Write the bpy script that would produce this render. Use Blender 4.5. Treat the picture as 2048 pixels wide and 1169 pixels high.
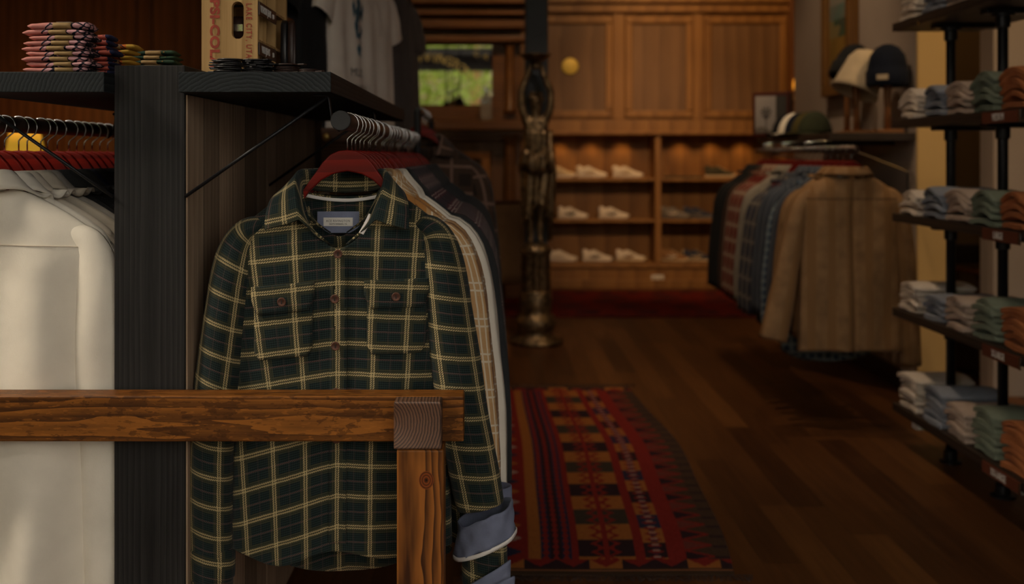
import bpy, bmesh, math, random
from math import sin, cos, pi, sqrt, radians, atan2, exp
from mathutils import Vector, Matrix, Euler

for o in list(bpy.data.objects): bpy.data.objects.remove(o)
SC = bpy.context.scene
COL = SC.collection

# ---------------------------------------------------------------- camera, exposure
ZC = 1.32            # eye height
F = 2000.0           # focal length in pixels of the 2048 wide frame
cam_d = bpy.data.cameras.new('camera'); cam = bpy.data.objects.new('camera', cam_d); COL.objects.link(cam)
cam.location = (0, 0, ZC); cam.rotation_euler = (pi/2, 0, 0)
cam_d.sensor_width = 36; cam_d.lens = 36*F/2048
cam_d.shift_x = (1024-985)/2048; cam_d.shift_y = -(584.5-312)/2048
cam_d.clip_start = .05; cam_d.clip_end = 200
cam_d.dof.use_dof = True; cam_d.dof.focus_distance = 1.98; cam_d.dof.aperture_fstop = 2.6
SC.camera = cam
vs = SC.view_settings
vs.view_transform = 'Standard'; vs.look = 'None'; vs.gamma = 1; vs.use_curve_mapping = False
vs.exposure = -0.55
SC.cycles.max_bounces = 8; SC.cycles.diffuse_bounces = 4; SC.cycles.glossy_bounces = 4
SC.cycles.transmission_bounces = 4; SC.cycles.transparent_max_bounces = 8
SC.cycles.sample_clamp_indirect = 4

# ---------------------------------------------------------------- daylight (overcast sky seen through the shopfront)
w = bpy.data.worlds.new('sky'); SC.world = w; w.use_nodes = True; wt = w.node_tree
bg = wt.nodes['Background']; bg.inputs[0].default_value = (1.0, .93, .83, 1)
wtc = wt.nodes.new('ShaderNodeTexCoord'); wd = wt.nodes.new('ShaderNodeVectorMath'); wd.operation = 'DOT_PRODUCT'; wd.inputs[1].default_value = (-.70, -.60, .38)
wt.links.new(wtc.outputs['Generated'], wd.inputs[0])
wm = wt.nodes.new('ShaderNodeMapRange'); wm.inputs[1].default_value = 0; wm.inputs[2].default_value = 1; wm.inputs[3].default_value = 2.3; wm.inputs[4].default_value = 8.0
wt.links.new(wd.outputs['Value'], wm.inputs[0]); wt.links.new(wm.outputs[0], bg.inputs[1])

# ---------------------------------------------------------------- room lamps (ceiling spots, shelf downlights) and added unseen fill spots
WARM = (1.0, .56, .22)
def spot(name, loc, target, power, size=60, blend=.6, color=WARM, radius=.05):
    d = bpy.data.lights.new(name, 'SPOT'); d.energy = power; d.spot_size = radians(size); d.spot_blend = blend
    d.color = color; d.shadow_soft_size = radius
    o = bpy.data.objects.new(name, d); COL.objects.link(o); o.location = loc
    o.rotation_euler = (Vector(target)-Vector(loc)).to_track_quat('-Z', 'Y').to_euler(); return o
spot('ceiling_or_fill_spot', (1.6, 7.6, 4.0), (2.4, 9.9, 2.1), 250, 75, .9)
spot('ceiling_or_fill_spot', (.6, 7.6, 4.0), (.8, 9.9, 2.0), 110, 70, .9, (1, .66, .36))
spot('ceiling_or_fill_spot', (3.25, 4.0, 4.0), (2.45, 5.5, 1.7), 150, 50, .8, (1, .66, .3))
spot('ceiling_or_fill_spot', (-3.6, 7.6, 4.0), (-4.3, 9.9, 1.0), 120, 46, 1.0)
pl = bpy.data.lights.new('standing_lamp_bulb', 'POINT'); pl.energy = 14; pl.color = (1, .5, .14); pl.shadow_soft_size = .06
plo = bpy.data.objects.new('standing_lamp_bulb', pl); COL.objects.link(plo); plo.location = (-3.95, 8.45, 1.66)
spot('ceiling_or_fill_spot', (-3.1, 1.25, 3.5), (-1.1, 2.0, .8), 540, 50, .9, (1, .86, .68), .35)  # added side spot to bring out the folds of the left shirts
spot('ceiling_or_fill_spot', (-.9, .6, 4.1), (-.9, -1.7, 3.2), 90, 70, .8, (1, .85, .6))  # added unseen spot to brighten the window lettering
spot('ceiling_or_fill_spot', (1.0, 3.0, 4.0), (1.6, 10.2, .95), 620, 24, .9, (1, .62, .32))
spot('ceiling_or_fill_spot', (.25, 5.2, 4.0), (.3, 7.05, 1.2), 110, 30, .8, (1, .8, .6), .15)  # added spot to brighten the statue
spot('ceiling_or_fill_spot', (2.75, 5.75, 3.9), (2.85, 6.1, .8), 45, 90, .9, (1, .66, .3))  # added fill for the dark recess
spot('ceiling_or_fill_spot', (-.9, 7.2, 4.0), (-.9, 9.7, 1.6), 60, 70, .9)
spot('ceiling_or_fill_spot', (.7, 5.0, 4.0), (.9, 6.0, 0), 90, 80, .9, (1, .7, .42))
spot('ceiling_or_fill_spot', (.8, 2.2, 4.0), (1.9, 3.6, 1.0), 60, 70, .9, (1, .78, .56))
spot('ceiling_or_fill_spot', (.6, 4.2, 4.0), (1.75, 5.2, 1.0), 90, 60, .9, (1, .72, .44))
spot('ceiling_or_fill_spot', (1.2, 5.6, 4.0), (2.33, 6.8, 1.9), 120, 60, .9, (1, .72, .44))
for lx in (.69, 1.01, 1.33, 1.93, 2.25, 2.56):
    spot('shelf_downlight', (lx, 10.19, 1.515), (lx, 10.27, 1.0), 3.2, 110, 1.0, (1, .5, .12), .02)

# ---------------------------------------------------------------- helpers
def px(x, y, D):
    return ((x-985)*D/F, D, ZC-(y-312)*D/F)

def tag(o, label=None, cat=None, group=None, kind=None):
    if label: o['label'] = label
    if cat: o['category'] = cat
    if group: o['group'] = group
    if kind: o['kind'] = kind
    return o

def empty(name, loc, label=None, cat=None, group=None, rz=0, kind=None):
    o = bpy.data.objects.new(name, None); COL.objects.link(o); o.location = loc; o.rotation_euler = (0, 0, rz)
    o.empty_display_size = .05
    return tag(o, label, cat, group, kind)

class MB:
    def __init__(s): s.v = []; s.f = []; s.uv = []; s.mi = []; s.col = []
    def add(s, vs_, fs, uvs=None, mi=0):
        b = len(s.v); s.v += [tuple(p) for p in vs_]
        s.uv += list(uvs) if uvs else [(0, 0)]*len(vs_)
        for f in fs: s.f.append(tuple(i+b for i in f)); s.mi.append(mi)
        return s
    def box(s, x0, x1, y0, y1, z0, z1, mi=0):
        return s.add([(x0,y0,z0),(x1,y0,z0),(x1,y1,z0),(x0,y1,z0),(x0,y0,z1),(x1,y0,z1),(x1,y1,z1),(x0,y1,z1)],
              [(0,3,2,1),(4,5,6,7),(0,1,5,4),(1,2,6,5),(2,3,7,6),(3,0,4,7)], None, mi)
    def rings(s, rings, uvs=None, closed=True, cap=True, mi=0):
        n = len(rings[0]); vs_ = [p for r in rings for p in r]; fs = []
        m = n if closed else n-1
        for j in range(len(rings)-1):
            for i in range(m):
                a = j*n+i; b = j*n+(i+1) % n
                fs.append((a, b, b+n, a+n))
        if cap and closed:
            fs.append(tuple(range(n-1, -1, -1))); fs.append(tuple((len(rings)-1)*n+i for i in range(n)))
        return s.add(vs_, fs, uvs, mi)
    def tube(s, pts, r, n=10, ry=None, cap=True, mi=0, up=(0, 1, 0)):
        pts = [Vector(p) for p in pts]; R = []
        for i, p in enumerate(pts):
            t = (pts[min(i+1, len(pts)-1)]-pts[max(i-1, 0)]).normalized()
            u = Vector(up)
            if abs(t.dot(u)) > .95: u = Vector((1, 0, 0))
            a = t.cross(u).normalized(); b = a.cross(t).normalized()
            rr = r[i] if isinstance(r, (list, tuple)) else r
            rb = (ry[i] if isinstance(ry, (list, tuple)) else ry) if ry is not None else rr
            R.append([p+a*rr*cos(2*pi*k/n)+b*rb*sin(2*pi*k/n) for k in range(n)])
        return s.rings(R, cap=cap, mi=mi)
    def lathe(s, prof, n=24, c=(0, 0, 0), mi=0, flute=None):
        R = []
        for r, z in prof:
            R.append([(c[0]+(r*(1+(flute(z, k/n) if flute else 0)))*cos(2*pi*k/n), c[1]+(r*(1+(flute(z, k/n) if flute else 0)))*sin(2*pi*k/n), c[2]+z) for k in range(n)])
        return s.rings(R, mi=mi)
    def prism(s, outline, y0, y1, axis='y', mi=0):
        n = len(outline)
        def P(a, b, d):
            return {'y': (a, d, b), 'x': (d, a, b), 'z': (a, b, d)}[axis]
        vs_ = [P(a, b, y0) for a, b in outline]+[P(a, b, y1) for a, b in outline]
        fs = [tuple(range(n)), tuple(range(2*n-1, n-1, -1))]+[(i, i+n, (i+1) % n+n, (i+1) % n) for i in range(n)]
        return s.add(vs_, fs, None, mi)
    def build(s, name, mats, parent=None, smooth=False, bevel=0, loc=None, subsurf=0, solid=0, seg=2, rz=0):
        me = bpy.data.meshes.new(name); me.from_pydata(s.v, [], s.f); me.update()
        if any(u != (0, 0) for u in s.uv):
            l = me.uv_layers.new(name='UVMap'); idx = [0]*len(me.loops); me.loops.foreach_get('vertex_index', idx)
            flat = [c for i in idx for c in s.uv[i]]; l.data.foreach_set('uv', flat)
        if not isinstance(mats, (list, tuple)): mats = [mats]
        for m in mats: me.materials.append(m)
        if len(mats) > 1: me.polygons.foreach_set('material_index', s.mi)
        bm = bmesh.new(); bm.from_mesh(me); bmesh.ops.recalc_face_normals(bm, faces=bm.faces)
        for f in bm.faces: f.smooth = smooth
        bm.to_mesh(me); bm.free()
        o = bpy.data.objects.new(name, me); COL.objects.link(o)
        if parent: o.parent = parent
        if loc: o.location = loc
        if rz: o.rotation_euler = (0, 0, rz)
        if solid:
            m = o.modifiers.new('solid', 'SOLIDIFY'); m.thickness = solid; m.offset = 0
        if bevel:
            m = o.modifiers.new('bevel', 'BEVEL'); m.width = bevel; m.segments = seg; m.limit_method = 'ANGLE'
        if subsurf:
            m = o.modifiers.new('sub', 'SUBSURF'); m.levels = subsurf; m.render_levels = subsurf
        return o

def cmesh(name, nx, ny, fn, colfn, mat, parent=None, loc=None, smooth=False, solid=0):
    """grid surface fn(a,b)->xyz with a pattern colour colfn(a,b) stored per face corner"""
    vs_ = [fn(i/nx, j/ny) for j in range(ny+1) for i in range(nx+1)]
    fs = [(j*(nx+1)+i, j*(nx+1)+i+1, (j+1)*(nx+1)+i+1, (j+1)*(nx+1)+i) for j in range(ny) for i in range(nx)]
    me = bpy.data.meshes.new(name); me.from_pydata(vs_, [], fs); me.update()
    ca = me.color_attributes.new('pattern', 'FLOAT_COLOR', 'CORNER')
    dat = []
    for j in range(ny):
        for i in range(nx):
            c = colfn((i+.5)/nx, (j+.5)/ny); dat += [c[0], c[1], c[2], 1]*4
    ca.data.foreach_set('color', dat)
    me.materials.append(mat)
    if smooth: me.polygons.foreach_set('use_smooth', [True]*len(fs))
    o = bpy.data.objects.new(name, me); COL.objects.link(o)
    if parent: o.parent = parent
    if loc: o.location = loc
    if solid:
        m = o.modifiers.new('solid', 'SOLIDIFY'); m.thickness = solid; m.offset = -1
    return o

def text_obj(name, s, size, mat, loc, rot, parent=None, extrude=.0004, align='CENTER', sx=1, spacing=1, bold=0, fit=None):
    c = bpy.data.curves.new(name, 'FONT'); c.body = s; c.size = size; c.extrude = extrude; c.align_x = align; c.align_y = 'CENTER'
    c.space_character = spacing; c.offset = bold; c.resolution_u = 3
    t = bpy.data.objects.new(name, c); COL.objects.link(t)
    dg = bpy.context.evaluated_depsgraph_get(); me = bpy.data.meshes.new_from_object(t.evaluated_get(dg))
    bpy.data.objects.remove(t); me.name = name
    me.materials.clear(); me.materials.append(mat)
    if fit:
        xs = [v.co.x for v in me.vertices]; sx = fit/(max(xs)-min(xs))
    o = bpy.data.objects.new(name, me); COL.objects.link(o); o.location = loc; o.rotation_euler = rot; o.scale = (sx, 1, 1)
    if parent: o.parent = parent
    return o

def dup(root):
    r = root.copy(); COL.objects.link(r)
    for ch in list(root.children):
        c = ch.copy(); COL.objects.link(c); c.parent = r
        for g in list(ch.children):
            d = g.copy(); COL.objects.link(d); d.parent = c
    return r

ORD = ['nearest','second','third','fourth','fifth','sixth','seventh','eighth','ninth','tenth','eleventh','twelfth','thirteenth','fourteenth','fifteenth','sixteenth','seventeenth','eighteenth','nineteenth','twentieth','twenty-first','twenty-second','twenty-third','twenty-fourth','twenty-fifth','twenty-sixth','twenty-seventh','twenty-eighth']

# ---------------------------------------------------------------- materials
class NG:
    def __init__(s, name):
        s.mat = bpy.data.materials.new(name); s.mat.use_nodes = True; s.nt = s.mat.node_tree
        s.p = s.nt.nodes['Principled BSDF']
    def n(s, t, **kw):
        k = s.nt.nodes.new(t)
        for a, b in kw.items(): setattr(k, a, b)
        return k
    def link(s, a, b): s.nt.links.new(a, b)
    def setin(s, sock, v):
        if isinstance(v, bpy.types.NodeSocket): s.link(v, sock)
        else:
            if isinstance(v, (tuple, list)) and len(v) == 3 and sock.type == 'RGBA': v = (*v, 1)
            sock.default_value = v
    def m(s, op, a, b=0.0, c=0.0):
        k = s.n('ShaderNodeMath', operation=op)
        for i, v in enumerate((a, b, c)): s.setin(k.inputs[i], v)
        return k.outputs[0]
    def mix(s, f, a, b, mode='MIX'):
        k = s.n('ShaderNodeMix', data_type='RGBA', blend_type=mode)
        s.setin(k.inputs[0], f); s.setin(k.inputs[6], a); s.setin(k.inputs[7], b); return k.outputs[2]
    def ramp(s, f, stops, interp='LINEAR'):
        k = s.n('ShaderNodeValToRGB'); k.color_ramp.interpolation = interp; e = k.color_ramp.elements
        while len(e) < len(stops): e.new(.5)
        for el, (p, c) in zip(e, stops): el.position = p; el.color = (*c, 1) if len(c) == 3 else c
        s.link(f, k.inputs[0]); return k.outputs[0]
    def obj(s, scale=(1, 1, 1), loc=(0, 0, 0), rot=(0, 0, 0), src='Object'):
        tc = s.n('ShaderNodeTexCoord'); mp = s.n('ShaderNodeMapping')
        mp.inputs['Scale'].default_value = scale; mp.inputs['Location'].default_value = loc; mp.inputs['Rotation'].default_value = rot
        s.link(tc.outputs[src], mp.inputs[0]); return mp.outputs[0]
    def noise(s, vec, scale, detail=3, rough=.5, out=0, dist=0):
        k = s.n('ShaderNodeTexNoise'); s.setin(k.inputs['Scale'], scale); k.inputs['Detail'].default_value = detail
        k.inputs['Roughness'].default_value = rough; k.inputs['Distortion'].default_value = dist
        s.link(vec, k.inputs['Vector']); return k.outputs[out]
    def bump(s, h, strength=.3, dist=.002):
        k = s.n('ShaderNodeBump'); k.inputs['Strength'].default_value = strength; k.inputs['Distance'].default_value = dist
        s.link(h, k.inputs['Height']); s.link(k.outputs[0], s.p.inputs['Normal'])
    def done(s, color=None, rough=.5, metal=0, spec=.5, sheen=0, coat=0):
        if color is not None: s.setin(s.p.inputs['Base Color'], color)
        s.setin(s.p.inputs['Roughness'], rough); s.setin(s.p.inputs['Metallic'], metal)
        s.p.inputs['Specular IOR Level'].default_value = spec
        if sheen: s.p.inputs['Sheen Weight'].default_value = sheen
        if coat: s.p.inputs['Coat Weight'].default_value = coat; s.p.inputs['Coat Roughness'].default_value = .15
        return s.mat

def plain(name, c, rough=.5, metal=0, spec=.5, var=.12, scale=8, bump=0, bs=200, bd=.001, emit=None, es=1):
    g = NG(name); v = g.obj(); f = g.noise(v, scale, 3)
    c2 = tuple(x*(1-var*2) for x in c); c3 = tuple(min(1, x*(1+var)) for x in c)
    col = g.ramp(f, [(.25, c2), (.75, c3)])
    if bump: g.bump(g.noise(v, bs, 2), bump, bd)
    m = g.done(col, rough, metal, spec)
    if emit: g.p.inputs['Emission Color'].default_value = (*emit, 1); g.p.inputs['Emission Strength'].default_value = es
    return m

def wood(name, dark, light, axis='Y', off=(.3, .2, .1), ring=22, dist=3.0, rough=.5, bump=.25, spec=.4, coat=0, streak=.5, stretch=.06, planks=None, knot=None, marks=False, bd=.001):
    g = NG(name)
    sc = [1, 1, 1]; sc['XYZ'.index(axis)] = stretch
    v = g.obj(scale=sc, loc=off)
    wv = g.n('ShaderNodeTexWave', wave_type='RINGS', rings_direction=axis, wave_profile='SAW')
    wv.inputs['Scale'].default_value = ring; wv.inputs['Distortion'].default_value = dist; wv.inputs['Detail'].default_value = 2
    wv.inputs['Detail Scale'].default_value = 1.2; wv.inputs['Detail Roughness'].default_value = .5
    g.link(v, wv.inputs['Vector'])
    sc2 = [1, 1, 1]; sc2['XYZ'.index(axis)] = .03
    v2 = g.obj(scale=sc2, loc=off)
    fine = g.noise(v2, 260, 3, .6)
    blot = g.noise(g.obj(scale=[1 if a != axis else .3 for a in 'XYZ']), 9, 3)
    f = g.m('ADD', g.m('MULTIPLY', wv.outputs['Fac'], 1-streak), g.m('MULTIPLY', fine, streak))
    f = g.m('ADD', g.m('MULTIPLY', f, .7), g.m('MULTIPLY', blot, .35))
    col = g.ramp(f, [(.28, dark), (.72, light)])
    h = f
    if marks:   # slanting plane marks and scuffs
        mk = g.noise(g.obj(scale=(.22, 1, 1), rot=(0, radians(28), 0)), 150, 2, .6)
        col = g.mix(g.m('MULTIPLY', g.m('GREATER_THAN', mk, .62), .45), col, tuple(x*1.25 for x in light))
        col = g.mix(g.m('MULTIPLY', g.m('LESS_THAN', mk, .40), .5), col, dark)
        big = g.noise(g.obj(scale=(.5, 1, 1)), 26, 4, .65)
        col = g.mix(g.m('MULTIPLY', g.m('GREATER_THAN', big, .58), .55), col, dark)
    if knot:
        kv = g.n('ShaderNodeVectorMath', operation='SUBTRACT'); g.link(g.obj(), kv.inputs[0]); kv.inputs[1].default_value = knot
        ks = g.n('ShaderNodeVectorMath', operation='MULTIPLY'); g.link(kv.outputs[0], ks.inputs[0]); ks.inputs[1].default_value = (1, .15, .8)
        kl_ = g.n('ShaderNodeVectorMath', operation='LENGTH'); g.link(ks.outputs[0], kl_.inputs[0]); d_ = kl_.outputs['Value']
        kr = g.m('MULTIPLY_ADD', g.m('SINE', g.m('MULTIPLY', d_, 1500)), .35, .5)
        kc = g.mix(kr, tuple(x*.7 for x in dark), (light[0]*.9, light[1]*.6, light[2]*.6))
        col = g.mix(g.m('LESS_THAN', d_, .0135), col, kc); col = g.mix(g.m('LESS_THAN', d_, .0022), col, tuple(x*.3 for x in dark))
    if planks:
        ax, wd, gap = planks
        sp = g.n('ShaderNodeSeparateXYZ'); g.link(g.obj(), sp.inputs[0])
        q = g.m('DIVIDE', sp.outputs['XYZ'.index(ax)], wd)
        fr = g.m('FRACT', q); cell = g.m('FLOOR', q)
        wn = g.n('ShaderNodeTexWhiteNoise', noise_dimensions='1D'); g.link(cell, wn.inputs['W'])
        val = g.m('MULTIPLY_ADD', wn.outputs['Value'], .7, .62)
        comb = g.n('ShaderNodeCombineXYZ')
        for i in range(3): g.link(val, comb.inputs[i])
        col = g.mix(1.0, col, comb.outputs[0], 'MULTIPLY')
        edge = g.m('LESS_THAN', fr, gap/wd)
        col = g.mix(edge, col, tuple(x*.12 for x in dark)); h = g.m('SUBTRACT', h, g.m('MULTIPLY', edge, 3))
    g.bump(h, bump, bd)
    return g.done(col, rough, 0, spec, coat=coat)

def fabric(name, c, rough=.9, var=.1, weave=900, bump=.35, spec=.2, vstripe=None):
    g = NG(name); v = g.obj(); f = g.noise(v, 14, 4)
    col = g.ramp(f, [(.3, tuple(x*(1-var) for x in c)), (.7, tuple(min(1, x*(1+var)) for x in c))])
    if vstripe:
        per, c2, wdt = vstripe
        sp = g.n('ShaderNodeSeparateXYZ'); g.link(g.obj(src='UV'), sp.inputs[0])
        s1 = g.m('LESS_THAN', g.m('FRACT', g.m('DIVIDE', sp.outputs[0], per)), wdt); col = g.mix(s1, col, c2)
    fib = g.noise(g.obj(scale=(1, 1, .25)), weave, 2)
    g.bump(g.m('ADD', fib, g.m('MULTIPLY', g.noise(v, 30, 3), 1.5)), bump, .0008)
    return g.done(col, rough, 0, spec, sheen=.03)

def plaid(name, base, base2, band, line, pu=.067, pv=.059, lw=.0034, lo=.0026, bw=.0115, thin=None, weave=.0042, twill=True, bw_op=.62, bump=.5, ou=.0335, ov=.0475):
    g = NG(name); sp = g.n('ShaderNodeSeparateXYZ'); g.link(g.obj(src='UV'), sp.inputs[0]); U, V = sp.outputs[0], sp.outputs[1]
    nz = g.noise(g.obj(src='UV'), 60, 2)
    U2 = g.m('ADD', U, g.m('MULTIPLY', g.m('SUBTRACT', nz, .5), .002)); V2 = g.m('ADD', V, g.m('MULTIPLY', g.m('SUBTRACT', nz, .5), .002))
    du = g.m('MULTIPLY', g.m('ABSOLUTE', g.m('SUBTRACT', g.m('FRACT', g.m('DIVIDE', g.m('ADD', U2, ou), pu)), .5)), pu)
    dv = g.m('MULTIPLY', g.m('ABSOLUTE', g.m('SUBTRACT', g.m('FRACT', g.m('DIVIDE', g.m('ADD', V2, ov), pv)), .5)), pv)
    def near(d, c, w): return g.m('LESS_THAN', g.m('ABSOLUTE', g.m('SUBTRACT', d, c)), w)
    wv = g.m('GREATER_THAN', g.m('FRACT', g.m('DIVIDE', V, weave)), .45)
    wu = g.m('GREATER_THAN', g.m('FRACT', g.m('DIVIDE', U, weave)), .5)
    bsel = g.m('MULTIPLY_ADD', wu, .35, g.m('MULTIPLY', wv, .65))
    bc = g.mix(bsel, base2, base)
    bu = g.m('LESS_THAN', du, bw); bv = g.m('LESS_THAN', dv, bw)
    hatch = g.m('MULTIPLY', g.m('MAXIMUM', g.m('MULTIPLY', bu, g.m('MULTIPLY_ADD', wu, .5, .4)), g.m('MULTIPLY', bv, g.m('MULTIPLY_ADD', wv, .5, .4))), bw_op)
    col = g.mix(hatch, bc, band)
    if thin:
        th = g.m('MAXIMUM', near(dv, pv*.5-.0006, .0009), g.m('MULTIPLY', near(du, pu*.5-.0006, .0009), .3))
        tw0 = g.m('GREATER_THAN', g.m('FRACT', g.m('DIVIDE', g.m('ADD', U, V), .0035)), .4)
        col = g.mix(g.m('MULTIPLY', g.m('MULTIPLY', th, tw0), .35), col, thin)
    if twill:
        tw = g.m('GREATER_THAN', g.m('FRACT', g.m('DIVIDE', g.m('ADD', U, g.m('MULTIPLY', V, -1)), .0043)), .38)
        tw2 = g.m('GREATER_THAN', g.m('FRACT', g.m('DIVIDE', g.m('ADD', V, g.m('MULTIPLY', U, -1)), .0043)), .38)
    else: tw = tw2 = 1.0
    lu = g.m('MULTIPLY', near(du, lo, lw/2), tw); lv = g.m('MULTIPLY', near(dv, lo, lw/2), tw2)
    ln = g.m('MAXIMUM', lu, lv)
    col = g.mix(g.m('MULTIPLY', ln, .92), col, line)
    fib = g.noise(g.obj(), 700, 2)
    g.bump(g.m('ADD', g.m('ADD', g.m('MULTIPLY', wv, .5), g.m('MULTIPLY', wu, .3)), g.m('ADD', fib, ln)), bump, .0008)
    return g.done(col, .92, 0, .15, sheen=.08)

M = {}
M['black_wood'] = wood('black_stained_wood', (.009, .008, .008), (.030, .028, .027), 'Z', (.0, .02, .1), 34, 3.0, .62, .5, .22, streak=.55, stretch=.05)
M['black_shelf'] = wood('black_stained_board', (.006, .008, .009), (.026, .031, .034), 'Y', (-.2, .1, -1.30), 42, 3.0, .6, .6, .22, streak=.3)
M['rack_wood'] = wood('dark_stained_board', (.012, .008, .006), (.05, .032, .022), 'Y', (.2, .1, .07), 16, 2.2, .5, .4, .4)
M['beam'] = wood('amber_stained_timber', (.045, .014, .003), (.30, .105, .016), 'X', (.1, .02, -.81), 30, 6, .45, .35, .25, marks=True, streak=.45, stretch=.10)
M['beam_post'] = wood('amber_stained_post', (.045, .014, .004), (.32, .11, .02), 'Z', (.03, .09, .1), 36, 5, .42, .4, .3, knot=(.008, -.018, .722), streak=.25, stretch=.14)
M['beam_end'] = wood('dark_end_grain', (.03, .014, .009), (.17, .085, .05), 'Y', (.075, 0, -.83), 58, 2.0, .5, 1.0, .4, streak=.12, stretch=.2, bd=.003)
M['plank_panel'] = wood('weathered_planks', (.20, .135, .09), (.48, .35, .24), 'Z', (.1, .1, .1), 14, 4, .75, .4, .25, planks=('Y', .115, .003), streak=.75)
M['walnut'] = wood('walnut', (.03, .012, .005), (.16, .07, .03), 'X', (.1, .1, .1), 22, 5, .5, .3, .4)
M['panel'] = wood('stained_oak_panel', (.17, .075, .022), (.30, .145, .045), 'Z', (.3, .2, .1), 9, 3, .5, .1, .4)
M['panel_dark'] = wood('mahogany_panel', (.075, .025, .006), (.19, .072, .020), 'Z', (.3, .2, .1), 9, 3, .5, .15, .35)
M['mantel'] = wood('mantel_oak', (.06, .022, .005), (.22, .09, .022), 'X', (.3, .2, .1), 9, 3, .4, .15, .4)
M['hanger'] = wood('cherry_stained_hanger', (.08, .003, .0015), (.20, .007, .0022), 'X', (.1, .1, .1), 20, 3, .45, .1, .22)
M['steel'] = plain('hanger_steel', (.62, .62, .62), .22, 1, .5, .05)
M['black_metal'] = plain('black_metal', (.02, .02, .022), .4, .6, .5, .1)
M['rod'] = plain('brown_steel_rod', (.10, .065, .05), .35, .7, .5, .2)
M['rubber'] = plain('black_rubber', (.025, .025, .026), .6, 0, .4, .1, bump=.3)
M['green'] = plaid('green_plaid_flannel', (.019, .033, .031), (.006, .009, .010), (.070, .064, .030), (.50, .39, .20), thin=(.26, .13, .11))
M['tan_plaid'] = plaid('tan_plaid_cotton', (.50, .24, .07), (.42, .18, .05), (.62, .42, .22), (.75, .66, .5), pu=.085, pv=.075, lw=.004, lo=.008, bw=.02, weave=.003, twill=False, bw_op=.9, bump=.2)
M['maroon_plaid'] = plaid('charcoal_and_maroon_plaid', (.05, .035, .04), (.02, .014, .018), (.11, .02, .025), (.45, .36, .32), pu=.05, pv=.05, lw=.0022, lo=.004, bw=.01, weave=.004)
M['cream'] = fabric('cream_cotton', (.82, .76, .65), var=.05)
M['ivory'] = fabric('ivory_cotton', (.66, .58, .47))
M['khaki'] = fabric('pale_khaki_cotton', (.50, .44, .35))
M['stone'] = fabric('stone_grey_cotton', (.36, .33, .29))
M['charcoal'] = fabric('charcoal_cotton', (.03, .032, .034))
M['navy'] = fabric('navy_cotton', (.015, .022, .05))
M['black_cloth'] = fabric('black_cotton', (.012, .012, .013))
M['chambray'] = fabric('blue_chambray', (.165, .185, .27), var=.25, bump=.5)
M['white_trim'] = fabric('white_twill_tape', (.72, .68, .66))
M['tan_back'] = fabric('tan_brown_twill', (.27, .155, .075), var=.25, vstripe=(.09, (.24, .13, .055), .4))
M['button'] = plain('brown_horn_button', (.13, .055, .035), .4, 0, .25, .3, 60)
M['thread'] = plain('dark_thread', (.02, .012, .01), .8)
M['label_white'] = plain('woven_white_label', (.70, .67, .62), .8, var=.05)
M['ink'] = plain('dark_ink', (.03, .03, .03), .8, var=.05)
M['plaster'] = plain('warm_grey_plaster', (.42, .33, .27), .85, var=.05, scale=2, bump=.15, bs=60)
M['lamplit_return'] = plain('plaster_with_lamp_glow', (.68, .44, .17), .8, var=.03, scale=2, bump=.1, bs=60)  # warm lamp glow on the return wall is mixed into its plaster colour
M['recess_brown'] = plain('brown_recess_plaster', (.20, .12, .045), .85, var=.05, scale=2)  # dark brown tone of the recess wall
M['ceiling'] = plain('ceiling_paint', (.5, .42, .34), .9, var=.03, scale=1)
M['brass'] = plain('brass', (.75, .50, .15), .3, .9, .5, .1)
# ================================================================= the room
g = NG('dark_oak_floorboards')
sp = g.n('ShaderNodeSeparateXYZ'); g.link(g.obj(), sp.inputs[0])
qx = g.m('DIVIDE', sp.outputs[0], .125); cx = g.m('FLOOR', qx); fx = g.m('FRACT', qx)
wn = g.n('ShaderNodeTexWhiteNoise', noise_dimensions='1D'); g.link(cx, wn.inputs['W'])
qy = g.m('ADD', g.m('DIVIDE', sp.outputs[1], 1.1), g.m('MULTIPLY', wn.outputs[0], 7)); cy = g.m('FLOOR', qy); fy = g.m('FRACT', qy)
cb = g.n('ShaderNodeCombineXYZ'); g.link(cx, cb.inputs[0]); g.link(cy, cb.inputs[1])
w2 = g.n('ShaderNodeTexWhiteNoise', noise_dimensions='2D'); g.link(cb.outputs[0], w2.inputs['Vector'])
gr = g.noise(g.obj(scale=(1, .05, 1)), 45, 4, .6)
ff = g.m('ADD', g.m('MULTIPLY', gr, .6), g.m('MULTIPLY', w2.outputs[0], .45))
colr = g.ramp(ff, [(.2, (.035, .011, .003)), (.6, (.105, .038, .010)), (.95, (.19, .075, .02))])
edge = g.m('MAXIMUM', g.m('LESS_THAN', fx, .018), g.m('LESS_THAN', fy, .003))
colr = g.mix(g.m('MULTIPLY', edge, .6), colr, (.015, .006, .002))
g.bump(g.m('SUBTRACT', g.m('MULTIPLY', gr, .4), edge), .25, .002)
M['floor'] = g.done(colr, .42, 0, .35)

def struct(o): o['kind'] = 'structure'; return o
XL, XR, YF, YB, ZT = -5.2, 5.0, -1.7, 9.95, 4.3
struct(MB().box(XL, XR, YF-.1, YB+.5, -.1, 0).build('floor', M['floor']))
struct(MB().box(XL, XR, YF-.1, YB+.5, ZT, ZT+.1).build('ceiling', M['ceiling']))
struct(MB().box(XL-.1, XL, YF-.1, YB+.5, 0, ZT).build('wall_left', M['panel_dark']))
struct(MB().box(XR, XR+.1, YF-.1, YB+.5, 0, ZT).build('wall_right', M['plaster']))
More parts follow.
